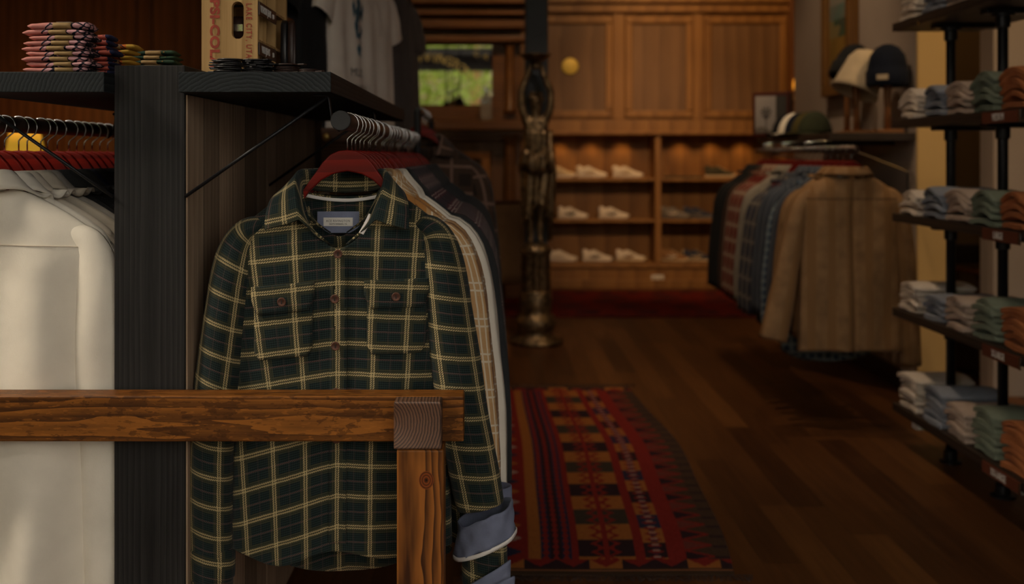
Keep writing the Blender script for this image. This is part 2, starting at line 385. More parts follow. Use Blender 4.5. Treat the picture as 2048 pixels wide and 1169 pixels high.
# shopfront wall behind the camera, with one wide window
fw = MB(); fw.box(XL, XR, YF-.1, YF, 0, .45); fw.box(XL, XR, YF-.1, YF, 3.95, ZT)
fw.box(XL, -3.6, YF-.1, YF, .45, 3.95); fw.box(3.4, XR, YF-.1, YF, .45, 3.95)
struct(fw.build('wall_front', M['panel_dark']))
fr = MB()
for x in (-3.6, -1.75, .02, 1.7, 3.32): fr.box(x, x+.08, YF-.09, YF-.01, .45, 3.95)
for z in (.45, 3.62, 3.9): fr.box(-3.6, 3.4, YF-.08, YF-.02, z, z+.05)
wf = struct(fr.build('window_1', M['panel_dark'], bevel=.005))
g = NG('shop_window_glass')
fres = g.n('ShaderNodeFresnel'); fres.inputs['IOR'].default_value = 1.35
tr = g.n('ShaderNodeBsdfTransparent'); gl = g.n('ShaderNodeBsdfGlossy'); gl.inputs['Roughness'].default_value = 0
mx = g.n('ShaderNodeMixShader'); g.link(fres.outputs[0], mx.inputs[0]); g.link(tr.outputs[0], mx.inputs[1]); g.link(gl.outputs[0], mx.inputs[2])
g.link(mx.outputs[0], g.nt.nodes['Material Output'].inputs[0]); M['pane'] = g.mat
MB().box(-3.55, 3.35, YF-.055, YF-.05, .5, 3.95).build('window_pane', M['pane'], wf)
# gold lettering on the shop window: reads right way round from the street, and again in the mirror
gold = plain('gold_leaf', (.75, .5, .14), .5, .2, .5, .05)
M['gold'] = gold
gsrc = 'ACE RIVINGTON'
arc = empty('window_lettering', (-1.28, YF-.03, 2.98), 'gold arched lettering on the shop window, seen in the overmantel mirror', 'sign')
def put_letters(s, R, a0, a1, size, zc, xc=0):
    for i, ch in enumerate(s):
        if ch == ' ': continue
        a = a0+(a1-a0)*i/(len(s)-1)
        # the room side shows the writing reversed
        o = text_obj('letter', ch, size, gold, (xc-R*sin(a), 0, zc+R*cos(a)), (pi/2, -a, pi), arc, .002)
        o.rotation_euler = Euler((pi/2, 0, 0)); o.scale = (-1, 1, 1)
        o.rotation_euler = (Matrix.Rotation(a, 3, 'Y') @ Matrix.Rotation(pi/2, 3, 'X')).to_euler() if False else Euler((pi/2, 0, 0))
        o.matrix_local = Matrix.Translation((xc+R*sin(a), 0, zc+R*cos(a))) @ Matrix.Rotation(a, 4, 'Y') @ Matrix.Rotation(pi/2, 4, 'X')
put_letters('ACE RIVINGTON', 1.2, -.76, .76, .25, -.82, -.07)
put_letters('& CO', .5, -.3, .45, .2, -.55, -.15)
put_letters('CA', .4, .0, .5, .16, .05, .95)
put_letters('CLOTHING', 9, -.05, .05, .13, -9.45, -.15)

# ---- outside, seen in the mirror
M['leaf'] = plain('sunlit_leaf', (.36, .46, .06), .6, 0, .3, .4, 30)
M['bark'] = plain('bark', (.12, .08, .05), .9)
M['awning'] = plain('grey_awning_canvas', (.05, .045, .045), .9)
M['stucco'] = plain('cream_stucco', (.45, .33, .22), .9)
M['pave'] = plain('street_paving', (.25, .24, .23), .9)
struct(MB().box(-14, 14, -16, YF-.1, -.12, -.02).build('street_ground', M['pave']))
aw = empty('street_awning', (-1.2, -2.4, 2.9), 'grey canvas awning over the shop window outside', 'awning')
MB().box(-2.2, 2.8, -.5, .5, .62, .68).build('canopy', M['awning'], aw)
MB().box(-2.2, 2.8, -.52, -.48, .28, .68).build('valance', M['awning'], aw)
random.seed(5)
def tree(x, y, h, label):
    t = empty('street_tree', (x, y, -.02), label, 'tree')
    MB().tube([(0, 0, 0), (.05, 0, h*.3), (0, .05, h*.75)], [.14, .1, .05], 8).build('trunk', M['bark'], t)
    lm = MB()
    for k in range(2600):
        a = random.uniform(0, 2*pi); rr = random.uniform(0, 1)**.5*1.7; zz = random.uniform(.3, 1.1)*h
        c = Vector((rr*cos(a), rr*sin(a), zz)); n = Vector((random.uniform(-1, 1), random.uniform(-1, 1), random.uniform(-1, 1))).normalized()
        u = n.orthogonal().normalized()*random.uniform(.06, .12); v = n.cross(u)
        lm.add([c-u, c+v*.6, c+u, c-v*.6], [(0, 1, 2, 3)])
    lm.build('foliage', M['leaf'], t)
tree(-3.6, -7.2, 5.2, 'leafy green street tree left in the mirror reflection')
tree(-1.2, -10.6, 6.4, 'leafy green street tree in the middle of the mirror reflection')
tree(-5.4, -11.0, 6.4, 'leafy green street tree far left across the street')
tree(-2.1, -8.6, 5.6, 'leafy green street tree right in the mirror reflection')
nb = empty('building', (0.6, -14, -.02), 'cream stucco building across the street, seen in the mirror', 'building')
MB().box(-12.0, 5, -1, 1, 0, 5.0).build('wall', M['stucco'], nb)
MB().box(-1.3, -1.0, -1.05, 1.05, 0, 6.2).build('corner_pier', plain('terracotta', (.45, .18, .09), .9), nb)

# ---- back wall: boxes form the panelling and the sneaker alcove
s9 = YB/F
def X9(x): return (x-985)*s9
def Z9(y): return ZC-(y-312)*s9
bw = MB()
a0, a1 = X9(1060), X9(1560)           # alcove extent
zt, zb = Z9(270), Z9(527)
struct(MB().box(XL, -2.05, YB, YB+.12, 0, ZT).build('wall_back_left', M['panel_dark']))
bw.box(-2.05, a0, YB, YB+.12, 0, ZT); bw.box(a1, XR, YB, YB+.12, 0, ZT)
bw.box(a0, a1, YB, YB+.12, zt, ZT); bw.box(a0, a1, YB, YB+.12, 0, zb)
struct(bw.build('wall_back', M['panel']))
al = MB(); al.box(a0-.02, a1+.02, YB+.36, YB+.38, zb-.05, zt+.05)
al.box(a0-.02, a0, YB+.12, YB+.38, zb-.05, zt+.05); al.box(a1, a1+.02, YB+.12, YB+.38, zb-.05, zt+.05)
al.box(a0, a1, YB+.12, YB+.38, zb-.03, zb-.001); al.box(a0, a1, YB+.12, YB+.38, zt+.001, zt+.03)
struct(al.build('trim_1', M['panel']))
for n, (x, lab) in enumerate(((1316, ''),)):
    struct(MB().box(X9(1310), X9(1322), YB-.012, YB+.36, zb, zt).build('trim_2', M['panel'], bevel=.003))
def panel_frame(mb, x0, x1, z0, z1, d=.03, wd=.07):
    mb.box(x0, x1, YB-d, YB, z1-wd, z1); mb.box(x0, x1, YB-d, YB, z0, z0+wd)
    mb.box(x0, x0+wd, YB-d, YB, z0+wd, z1-wd); mb.box(x1-wd, x1, YB-d, YB, z0+wd, z1-wd)
pm = MB()
for x0, x1 in ((1075, 1225), (1250, 1386), (1408, 1572)):
    panel_frame(pm, X9(x0), X9(x1), Z9(236), Z9(34))
pm2 = MB()
for x0, x1 in ((-30, 105), (125, 275), (292, 420), (440, 560), (580, 700)):
    panel_frame(pm2, X9(x0), X9(x1), Z9(150), Z9(-60)); panel_frame(pm2, X9(x0), X9(x1), Z9(480), Z9(175))
struct(pm.build('trim_3', M['panel'], bevel=.012, seg=3))
struct(pm2.build('trim_4', M['panel_dark'], bevel=.012, seg=3))
M['inset'] = wood('umber_oak_inset', (.13, .07, .038), (.21, .115, .06), 'Z', (.3, .2, .1), 9, 3, .5, .1, .3)
pi_ = MB()
for x0, x1 in ((1075, 1225), (1250, 1386), (1408, 1572)): pi_.box(X9(x0)+.05, X9(x1)-.05, YB-.006, YB, Z9(236)+.05, Z9(34)-.05)
struct(pi_.build('trim_7', M['inset']))
st = MB()
for x in (1236, 1397, 1580): st.box(X9(x)-.055, X9(x)+.055, YB-.018, YB, Z9(240), Z9(20))
st.box(X9(1050), X9(1592), YB-.022, YB, Z9(264), Z9(240)); st.box(X9(1050), X9(1592), YB-.05, YB, Z9(270), Z9(263))
st.box(X9(1050), X9(1592), YB-.05, YB, Z9(26), Z9(10)); st.box(X9(1050), X9(1592), YB-.09, YB, Z9(8), Z9(-10))
struct(st.build('trim_5', M['panel'], bevel=.008, seg=3))
struct(MB().box(XL, XR, YB-.03, YB, 0, .09).box(X9(1050), X9(1592), YB-.02, YB, Z9(536), Z9(528)).build('baseboard_back', M['panel'], bevel=.006))
for k, y in enumerate((357, 440)):
    for (xa, xb, lab) in ((1062, 1310, 'left'), (1322, 1558, 'right')):
        z = Z9(y); o = MB().box(X9(xa), X9(xb), YB+.02, YB+.35, z-.028, z).build('alcove_shelf', M['panel'], bevel=.004)
        tag(o, f"{'upper' if k == 0 else 'middle'} oak shelf of the {lab} sneaker alcove bay", 'shelf', 'alcove shelves')
# dark wood door casing between back panelling and plaster wall
struct(MB().box(X9(1574), X9(1600), YB-.12, YB, 0, ZT).build('trim_6', M['panel_dark'], bevel=.01))

# ---- plaster walls on the right: a pier with its face to the aisle, a return with warm lamplight in its colour, a recess
XW, YC = 2.33, 5.48
struct(MB().box(XW, XW+.18, YC+.02, 7.72, 0, ZT).build('wall_pier', M['plaster']))
struct(MB().box(XW+.001, XW+.18, YC, YC+.02, 0, ZT).build('wall_return', M['lamplit_return']))
struct(MB().box(XW+.18, 3.3, 6.2, 6.3, 0, ZT).build('wall_recess', M['recess_brown']))
struct(MB().box(2.745, 4.9, YC, YC+.15, 0, ZT).build('wall_side', M['plaster']))
struct(MB().box(XW-.015, XW, YC+.02, 7.7, 0, .11).build('baseboard_right', M['rack_wood'], bevel=.004))

# ---- wall fittings
def prop(o, label, cat, group=None): return tag(o, label, cat, group)
do = MB(); R = .083
do.lathe([(R*.3, 0), (R, 0), (R, .012), (R*.85, .02), (0.001, .022)], 40)
o = do.build('brass_disc', plain('pale_brass', (.85, .62, .13), .55, .2, .5, .05), smooth=True); o.location = (X9(1140), YB-.001, Z9(133)); o.rotation_euler = (pi/2, 0, 0)
prop(o, 'round yellow brass disc on the oak wall panel', 'wall plaque')
ot = empty('power_outlet', (X9(1315), YB, Z9(558)), 'white power outlet on the wall below the sneaker shelves', 'outlet')
MB().box(-.062, .062, -.008, 0, -.038, .038).build('cover_plate', M['label_white'], ot, bevel=.004)
for sx in (-1, 1): MB().box(sx*.03-.012, sx*.03+.012, -.0095, -.007, -.018, .018).build('socket', plain('outlet_face', (.4, .36, .3), .5), ot, bevel=.002)
sc_ = empty('wall_sconce', (X9(1583), YB-.14, Z9(182)), 'small amber wall sconce in the corner above the framed photo', 'lamp')
MB().lathe([(.03, -.1), (.04, -.07), (.015, -.05), (.015, 0), (.03, .005)], 20).build('holder', M['brass'], sc_, smooth=True)
MB().lathe([(.022, 0), (.028, .05), (.02, .1), (.004, .115)], 20).build('bulb', plain('amber_bulb', (.9, .4, .05), .5, emit=(1, .38, .03), es=1.2), sc_, smooth=True)
ls = empty('wall_sconce', (-3.95, 8.45, 1.25), 'warm glowing shaded lamp behind the left hanging rail', 'lamp')
MB().lathe([(.12, -1.25), (.12, -1.22), (.02, -1.2), (.02, -.05), (.02, .05)], 20).build('lamp_base', M['brass'], ls, smooth=True)
MB().lathe([(.17, 0), (.12, .27)], 28).build('lamp_shade', plain('amber_lamp_shade', (.8, .5, .1), .8, emit=(1, .52, .04), es=.55), ls, smooth=True)
ls.name = 'standing_lamp'

# ---- fireplace with overmantel
s94 = 9.4/F
def XF(x): return (x-985)*s94
def ZF(y): return ZC-(y-312)*s94
fp = empty('fireplace', (-.85, 9.6, 0), 'tall carved wooden fireplace surround with mirror above the mantel', 'fireplace')
fx = lambda x: x+.85      # local x
fm = MB()
xl, xr = -1.98, .27
fm.box(fx(xl), fx(-1.55), -.2, .35, 0, 1.55); fm.box(fx(-.15), fx(xr), -.2, .35, 0, 1.55)
fm.box(fx(-1.55), fx(-.15), -.2, .35, ZF(322), 1.55); fm.box(fx(-1.55), fx(-.15), .25, .35, 0, ZF(322))
fm.build('surround', wood('fireplace_oak', (.09, .04, .018), (.24, .115, .05), 'Z', ring=8), fp, bevel=.006)
om = MB()
om.box(fx(xl), fx(-1.75), -.12, .35, 1.66, 3.1); om.box(fx(.0), fx(xr), -.12, .35, 1.66, 3.1)
om.box(fx(-1.75), fx(0), -.12, .35, ZF(88), 3.1); om.box(fx(-1.75), fx(0), -.12, .35, 1.66, ZF(212)); om.box(fx(-1.75), fx(0), .05, .35, 1.7, 2.5)
om.build('overmantel', M['mantel'], fp, bevel=.006)
MB().box(fx(xl-.1), fx(xr+.1), -.42, .1, ZF(262), ZF(242)).box(fx(xl-.06), fx(xr+.05), -.36, .1, ZF(272), ZF(262)).box(fx(xl-.03), fx(xr+.02), -.3, .1, ZF(282), ZF(272)).build('mantel_shelf', M['mantel'], fp, bevel=.012, seg=3)
cr = MB()
for i, (y0, y1, d) in enumerate(((85, 72, .16), (60, 40, .24), (36, 20, .3), (16, -10, .38))): cr.box(fx(xl-.04), fx(xr+.04), -d-.1, 0, ZF(y0), ZF(y1))
cr.build('cornice', M['mantel'], fp, bevel=.015, seg=3)
for x in (1020, 1020-2*(1020-985)-int(1.7/s94)):
    xx = fx(XF(x)); fl = lambda z, u: .0
    MB().lathe([(.075, 0), (.075, .06), (.055, .09), (.05, .4), (.046, 1.1), (.05, 1.16), (.075, 1.2), (.08, 1.24)], 20, (xx, -.27, .28)).build('column', M['mantel'], fp, smooth=True)
    MB().lathe([(.06, 0), (.06, .04), (.042, .06), (.036, .6), (.045, .64), (.06, .67)], 20, (xx, -.17, 1.72)).build('column', M['mantel'], fp, smooth=True)
    MB().box(xx-.1, xx+.1, -.38, -.18, 0, .28).build('plinth', M['mantel'], fp, bevel=.008)
om2 = MB()
for (x0, x1, z0, z1) in ((-1.58, -1.5, 0, ZF(318)), (-.1, -.02, 0, ZF(318)), (-1.58, -.02, ZF(318), ZF(304))): om2.box(fx(x0), fx(x1), -.25, -.18, z0, z1)
om2.build('opening_frame', wood('firebox_oak', (.14, .05, .01), (.4, .17, .04), 'Z'), fp, bevel=.01)
MB().box(fx(-1.5), fx(-.1), -.02, .0, 0, ZF(322)).build('firebox', plain('firebox_black', (.008, .009, .01), .7), fp)  # near-black sheet closing the fireplace opening
MB().box(fx(-1.1), fx(-.5), -.22, -.19, ZF(300), ZF(284)).build('carved_frieze', M['mantel'], fp, bevel=.012)
mf = MB()
for (x0, x1, z0, z1) in ((-1.75, -1.69, 1.77, 2.4), (-.06, .0, 1.77, 2.4), (-1.75, 0, ZF(90), ZF(80)), (-1.75, 0, ZF(212), ZF(206))): mf.box(fx(x0), fx(x1), -.14, -.1, z0, z1)
mir = MB().box(fx(-1.72), fx(-.005), -.1, -.09, ZF(209), ZF(89)).build('mirror_glass', plain('mirror_silver', (.8, .82, .8), .015, 1, .5, 0), fp)
jb = empty('glass_jug', (XF(973), 9.28, ZF(242)), 'clear glass jug on the right end of the mantel shelf', 'jug')
g = NG('clear_glass'); g.p.inputs['Transmission Weight'].default_value = .85; g.p.inputs['IOR'].default_value = 1.3; M['glass'] = g.done((.8, .85, .82), .08)
MB().lathe([(.03, .002), (.055, .004), (.06, .05), (.058, .17), (.045, .21), (.02, .24), (.018, .3), (.024, .31)], 24).build('body', M['glass'], jb, smooth=True)
MB().tube([(.02, 0, .29), (.055, 0, .28), (.06, 0, .24), (.045, 0, .2)], .006, 8).build('handle', M['glass'], jb, smooth=True)
# dark steel column
struct(MB().box(.238, .405, 7.28, 7.44, 0, ZT).build('wall_column', plain('dark_slate_column', (.030, .036, .045), .5, bump=.2), bevel=.006))
# ================================================================= garments
def crom(P, t):
    n = len(P)-1; x = max(0, min(.99999, t))*n; i = int(x); f = x-i
    p0, p1, p2, p3 = P[max(i-1, 0)], P[i], P[i+1], P[min(i+2, n)]
    return tuple(.5*((2*b)+(-a+c)*f+(2*a-5*b+4*c-d)*f*f+(-a+3*b-3*c+d)*f*f*f) for a, b, c, d in zip(p0, p1, p2, p3))
def sg(x, p): return math.copysign(abs(x)**p, x)
def sstep(x): x = max(0, min(1, x)); return x*x*(3-2*x)

class Shirt:
    """A shirt hanging on a hanger; local origin = base of the neck, front faces -y."""
    def __init__(s, w=.222, d=.045, L=.77, nx=.078, ny=.052, vdrop=.118, seed=1, fold=.008, scoop=.03, wh=None, fk=1, hemf=0, flare=(0, 0)):
        s.flare = flare
        s.w, s.d, s.L, s.nx, s.ny, s.vd, s.scoop = w, d, L, nx, ny, vdrop, scoop
        s.wh = wh or w; s.fold = fold; s.hemf = hemf
        r = random.Random(seed)
        s.fp = [(fk*r.uniform(14, 24), r.uniform(0, 6.3), r.uniform(-3, 3), r.uniform(.5, 1)) for _ in range(3)]+[(r.uniform(30, 48), r.uniform(0, 6.3), r.uniform(-5, 5), r.uniform(.2, .4)) for _ in range(3)]
    def pt(s, u, v, off=0):
        th = 2*pi*u; sn, cs = sin(th), cos(th)
        # neckline
        N = Vector((s.nx*sn, -s.ny*cs, 0))
        if cs > 0: N.z = -.012-s.vd*(.72*(1-abs(sn)**3.5)+.28*(1-abs(sn)))
        else: N.z = -.012-.018*(-cs)
        zs, zf = -.105, -.175
        R = Vector((s.w*sg(sn, .75), -s.d*sg(cs, .65), zs+(zf-zs)*abs(cs)))
        vs_ = .2
        if v < vs_:
            q = v/vs_
            xx = N.x+(R.x-N.x)*q**.92
            p = Vector((xx, N.y+(R.y-N.y)*q**.6, N.z+(R.z-N.z)*q**(1.0+.35*abs(sn))))
            f = q*.4
        else:
            t = (v-vs_)/(1-vs_)
            zh = -s.L+s.scoop*abs(sn)**2*2-.012*cs
            if s.hemf:
                xx = s.w*sg(sn, .8)
                zh = (-.722-.036*exp(-((xx+.120)/.07)**2)-.02*exp(-((xx-.10)/.07)**2)+.010*cs) if cs > 0 else -.722-.068*abs(cs)**.5
            z = R.z+(zh-R.z)*t
            wv = s.w+(-.012 if t > .05 else 0)*sstep(t*4)*(1-t)+(s.wh-s.w)*t
            x = wv*sg(sn, .75+.1*t); y = -(s.d+.014*t)*sg(cs, .65)
            p = Vector((x, y, z)); f = .4+.6*sstep(t*1.2)
        a = 0
        for k, ph, c, am in s.fp: a += am*sin(k*p.x+ph+c*p.z*3+(2.0 if cs < 0 else 0))
        p.y += (a*s.fold*f*(1-.8*abs(sn)**4))*(-1 if cs > 0 else 1) - off*(1 if cs >= 0 else -1)
        return p
    def uv(s, u, v, p):
        return (s.ux(p), s.vz(p))
    def vz(s, p):
        return p.z+((.12+.22*sstep((-p.z-.25)/.45))*abs(p.x) if p.x < 0 else .04*p.x)
    def ux(s, p):
        k = s.flare[0 if p.x < 0 else 1]; d_ = p.z+.42
        return p.x/(1+k*(d_ if d_ > 0 else d_*.35))
    def front(s, x, z, off=.003):
        """point on the front surface nearest to x,z"""
        lo = (x/max(s.w, abs(x)+1e-6))
        u = math.asin(max(-1, min(1, sg(lo, 1/.75))))/(2*pi)
        a, b = 0., 1.
        for _ in range(22):
            m = (a+b)/2
            if s.pt(u, m).z > z: a = m
            else: b = m
        # refine u at this v
        for _ in range(6):
            p = s.pt(u, a); u += (x-p.x)/(2*pi*max(.12, s.w))*.8
            lo_, hi_ = 0., 1.
            for _ in range(18):
                m = (lo_+hi_)/2
                if s.pt(u, m).z > z: lo_ = m
                else: hi_ = m
            a = lo_
        p = s.pt(u, a, off); return p, s.uv(u, a, p)
    def at_z(s, u, z, off=0):
        a, b = 0., 1.
        for _ in range(24):
            m = (a+b)/2
            if s.pt(u, m).z > z: a = m
            else: b = m
        return s.pt(u, a, off)
    def body(s, name, mat, parent, nu=72, nv=60):
        mb = MB(); R = []; uvs = []
        for j in range(nv+1):
            v = (j/nv)
            row = []
            for i in range(nu+1):
                u = -.5+i/nu; p = s.pt(u, v); row.append(p)
                uvs.append((s.ux(p) if abs(u) <= .25 else .3-p.x, s.vz(p)))
            R.append(row)
        mb.rings(R, uvs, closed=False, cap=False)
        o = mb.build(name, mat, parent, smooth=True)
        m = o.modifiers.new('solid', 'SOLIDIFY'); m.thickness = .0022; m.offset = -1
        return o
    def sleeve(s, side, mat, parent, path=None, rx=None, ry=None, n=22, m=30, seed=3, name='sleeve', fold=.006):
        if path is None: path = [(.150, 0, -.098), (.212, 0, -.125), (.247, -.004, -.2), (.268, -.008, -.36), (.290, -.012, -.56), (.300, -.01, -.74)]
        if rx is None: rx = [.020, .040, .056, .058, .052, .040]
        if ry is None: ry = [.020, .034, .042, .040, .036, .032]
        r = random.Random(seed+side); mb = MB(); R = []; uvs = []; L = 0; prev = None
        ph = [r.uniform(0, 6) for _ in range(4)]
        for j in range(m+1):
            t = j/m; c = Vector(crom(path, t)); c2 = Vector(crom(path, min(1, t+.01))); c0 = Vector(crom(path, max(0, t-.01)))
            T = (c2-c0).normalized(); A = Vector((T.z, 0, -T.x))*-1; A.normalize(); B = A.cross(T)
            if prev: L += (c-prev).length
            prev = c
            a_, b_ = crom([(q,) for q in rx], t)[0], crom([(q,) for q in ry], t)[0]
            row = []
            for i in range(n+1):
                th = 2*pi*i/n
                k = 1+fold*8*(sin(3*th+ph[0]+7*t)*.5+sin(2*th+ph[1]-22*t)*.5)*sstep(t*2)
                p = c+A*(a_*cos(th)*k)+B*(b_*sin(th)*k); p = Vector((p.x*side, p.y, p.z)); row.append(p)
                uvs.append((.12*i/n*2.4+.01, -L+.012*cos(th)*side))
            R.append(row)
        mb.rings(R, uvs, closed=False, cap=False)
        o = mb.build(name, mat, parent, smooth=True)
        md = o.modifiers.new('solid', 'SOLIDIFY'); md.thickness = .002; md.offset = -1
        s.end = (Vector(crom(path, 1)), T, A, B, rx[-1], ry[-1]); return o
    def collar(s, mat, parent, tip=.062, rise=.034, spread=.05, detail=48, solid=.004):
        # half profiles from front to back; N stand bottom, T fold line, E leaf edge
        k = s.vd/.118
        N = [(.016, -.052, -.120*k), (.048, -.056, -.096*k), (.069, -.044, -.056*k), (s.nx+.002, 0, -.014), (.055, .04, -.018), (0, .053, -.022)]
        T = [(.074, -.064, -.072*k), (.080, -.058, -.045*k), (.087, -.038, -.004), (.086, .004, .022), (.056, .046, .024), (0, .058, .024)]
        E = [(.140, -.070, -.090*k), (.140, -.060, -.060*k), (.133, -.036, -.030), (.112, .016, -.012), (.065, .068, -.012), (0, .078, -.014)]
        mb = MB(); rows = {0: [], 1: [], 2: [], 3: [], 4: []}; L = 0; us = []
        pts = []
        for i in range(-detail, detail+1):
            t = 1-abs(i)/detail; sd = 1 if i >= 0 else -1
            n_, t_, e_ = (Vector(crom(q, (detail-abs(i))/detail)) for q in (N, T, E))
            for q in (n_, t_, e_): q.x *= sd
            pts.append((n_, t_, e_))
        # order: from left-front (i=-detail, t=0) through back to right-front
        R = []; uvs = []
        for j in range(9):
            row = []; L = -.28
            for i, (n_, t_, e_) in enumerate(pts):
                if i: L += (pts[i][1]-pts[i-1][1]).length
                if j <= 3: p = n_.lerp(t_, j/3); vv = -.034+.034*j/3
                elif j == 4: p = t_+Vector((t_.x*.03, 0, .001)); vv = .004
                else: p = (t_+Vector((t_.x*.05, -.002 if t_.y < 0 else .003, -.002))).lerp(e_, (j-4)/4); vv = -.058*(j-4)/4
                row.append(p); uvs.append((L, vv+.004))
            R.append(row)
        mb.rings(R, uvs, closed=False, cap=False)
        o = mb.build('collar', mat, parent, smooth=True, solid=solid); return o

def simple_shirt(mat, label, group, loc, rz=0, scale=1, seed=1, mats=None, w=.215, d=.030, L=.77, closed=False, collar=True, cuff=None, fl=0, name='shirt', cat='shirt', wh=None, lod=1):
    e = empty(name, loc, label, cat, group, rz); e.scale = (scale,)*3
    S = Shirt(w=w, d=d, L=L, seed=seed, fold=.006, vdrop=.03 if closed else .1, wh=wh, ny=.045)
    S.body('body', mat, e, int(48*lod), int(30*lod))
    for sd in (-1, 1): S.sleeve(sd, mat, e, path=[(.150, 0, -.098), (.212-fl*.5, 0, -.125), (.247-fl, -.004, -.2), (.268-fl, -.008, -.36), (.290-fl, -.012, -.56), (.300-fl, -.01, -.74)], seed=seed, n=14, m=18, rx=[.02, .036, .048, .05, .046, .038], ry=[.014, .022, .028, .028, .026, .024])
    if collar: S.collar(mat, e, detail=20)
    if cuff:
        for sd in (-1, 1):
            MB().tube([(.299*sd, -.01, -.69), (.301*sd, -.01, -.745)], .043, 16, ry=.03, up=(0, 1, 0), cap=False).build('cuff', cuff, e, smooth=True, solid=.003)
    return e, S

# ---------------------------------------------------------------- hangers
def make_hanger(label, group, loc):
    e = empty('coat_hanger', loc, label, 'hanger', group)
    up = [(0, 0), (.018, -.002), (.035, -.010), (.050, -.026), (.064, -.046), (.079, -.067), (.092, -.086), (.12, -.106), (.155, -.134), (.172, -.152)]
    lo = [(.168, -.160), (.148, -.148), (.115, -.124), (.092, -.106), (.076, -.084), (.052, -.061), (.030, -.049), (0, -.043)]
    right = up+lo; left = [(-x, z) for x, z in reversed(right)]
    out = right+left[1:-1]
    MB().prism(out, -.006, .006).build('wooden_body', M['hanger'], e, bevel=.003, seg=3, smooth=False)
    pts = [(0, 0, -.004), (0, 0, .021), (.004, 0, .026), (.019, 0, .038)]
    for k in range(13):
        a = radians(-25+k*235/12); pts.append((.0225*cos(a), 0, .0526+.0225*sin(a)))
    MB().tube(pts, .0017, 8).build('hook', M['steel'], e, smooth=True)
    return e

RODZ = 1.388
def rail_things(x0, ys, side, namefn):
    H = None
    for i, y in enumerate(ys):
        loc = (x0+random.uniform(-.004, .004), y, RODZ-.0560)
        lab, grp = namefn(i)
        if H is None: H = make_hanger(lab, grp, loc); h = H
        else:
            h = dup(H); h.location = loc; tag(h, lab, 'hanger', grp)
        h.rotation_euler = (0, 0, random.uniform(-.05, .05) if i else 0)

random.seed(11)
XRR = -.292
ysR = [2.015, 2.075, 2.135, 2.20]+[2.27+.066*k for k in range(22)]
rail_things(XRR, ysR, 1, lambda i: (f"{'cherry red wooden hanger inside the plaid overshirt, ' if i == 0 else 'dark red wooden hanger, '}{ORD[i]} from the front on the right rail", 'hangers on the right rail'))
XLR = -1.045
ysL = [1.99]+[2.045+.052*k for k in range(16)]
rail_things(XLR, ysL, -1, lambda i: (f"red-brown wooden hanger, {ORD[i]} from the front on the left rail", 'hangers on the left rail'))

# ---------------------------------------------------------------- the green plaid overshirt in front
NZ = RODZ-.060-.062          # neck reference height
gs = empty('plaid_overshirt', (-.303, 2.015, NZ), 'green plaid flannel overshirt with tan lines, foremost on the right rail', 'shirt', 'shirts on the right rail')
S = Shirt(flare=(1.0, .42), w=.218, d=.052, L=.80, seed=7, fold=.0045, scoop=.02, wh=.222, hemf=.006)
S.body('body', M['green'], gs, 150, 140)
S.sleeve(-1, M['green'], gs, path=[(.125, 0, -.084), (.188, 0, -.100), (.215, -.010, -.175), (.236, -.016, -.33), (.254, -.022, -.50), (.256, -.02, -.80)], rx=[.010, .030, .044, .046, .045, .042], ry=[.02, .036, .046, .046, .042, .036], n=40, m=60, seed=4)
S.sleeve(-1, M['green'], gs, path=[(.256, -.02, -.725), (.256, -.02, -.755), (.256, -.02, -.785)], rx=[.0455, .0455, .0445], ry=[.038, .038, .038], n=40, m=10, seed=5, name='cuff', fold=.001)
S.sleeve(1, M['green'], gs, path=[(.125, 0, -.082), (.180, 0, -.096), (.203, -.012, -.165), (.222, -.02, -.32), (.252, -.026, -.50), (.280, -.026, -.64)], rx=[.010, .030, .044, .050, .050, .048], ry=[.02, .036, .046, .046, .044, .040], n=40, m=60, seed=9)
S.collar(M['green'], gs, detail=40)
# placket
def patch(S, poly_fn, nx, nz, mat, name, parent, off=.004, thick=.003, duv=(0, 0)):
    mb = MB(); R = []; uvs = []
    for j in range(nz+1):
        row = []
        for i in range(nx+1):
            x, z = poly_fn(i/nx, j/nz); p, uv = S.front(x, z, off); row.append(p); uvs.append((uv[0]+duv[0], uv[1]+duv[1]))
        R.append(row)
    mb.rings(R, uvs, closed=False, cap=False); o = mb.build(name, mat, parent, smooth=True)
    m = o.modifiers.new('solid', 'SOLIDIFY'); m.thickness = thick; m.offset = -1; return o
patch(S, lambda a, b: (-.016+.034*a, -.125-.575*b), 6, 70, M['green'], 'placket', gs, .004, .003)
def button_at(x, z, par, off=.0075):
    p, _ = S.front(x, z, off)
    e = MB().lathe([(.0, 0), (.0083, 0), (.0088, .0012), (.0084, .0026), (.0066, .0030), (.0058, .0021), (.0, .0019)], 24).build('button', M['button'], par, smooth=True)
    e.location = p; e.rotation_euler = (pi/2, 0, 0)
    MB().box(-.0010, .0010, -.0038, .0038, .0018, .0034).build('button_thread', M['thread'], e)
for z in (-.138, -.226, -.318, -.408, -.498): button_at(.001, z, gs)
def pocket(cx, cz, tilt, w=.116, h=.145):
    def P(a, b):
        x = (a-.5)*w; c = max(0, (b-.84)/.16); x *= (1-.18*c*(1 if True else 0)); return (cx+x, cz-.03-(h-.03)*b+tilt*x)
    patch(S, P, 16, 20, M['green'], 'pocket', gs, .005, .004, (.006, .004))
    def Fp(a, b):
        x = (a-.5)*(w+.010); c = max(0, (b-.5)/.5); x *= (1-.20*c); return (cx+x, cz-.055*b+tilt*x)
    fl = patch(S, Fp, 16, 8, M['green'], 'pocket_flap', gs, .0105, .005, (.004, .003))
    button_at(cx, cz-.033, gs, .0145)
pocket(-.108, -.198, .10); pocket(.115, -.188, .03)
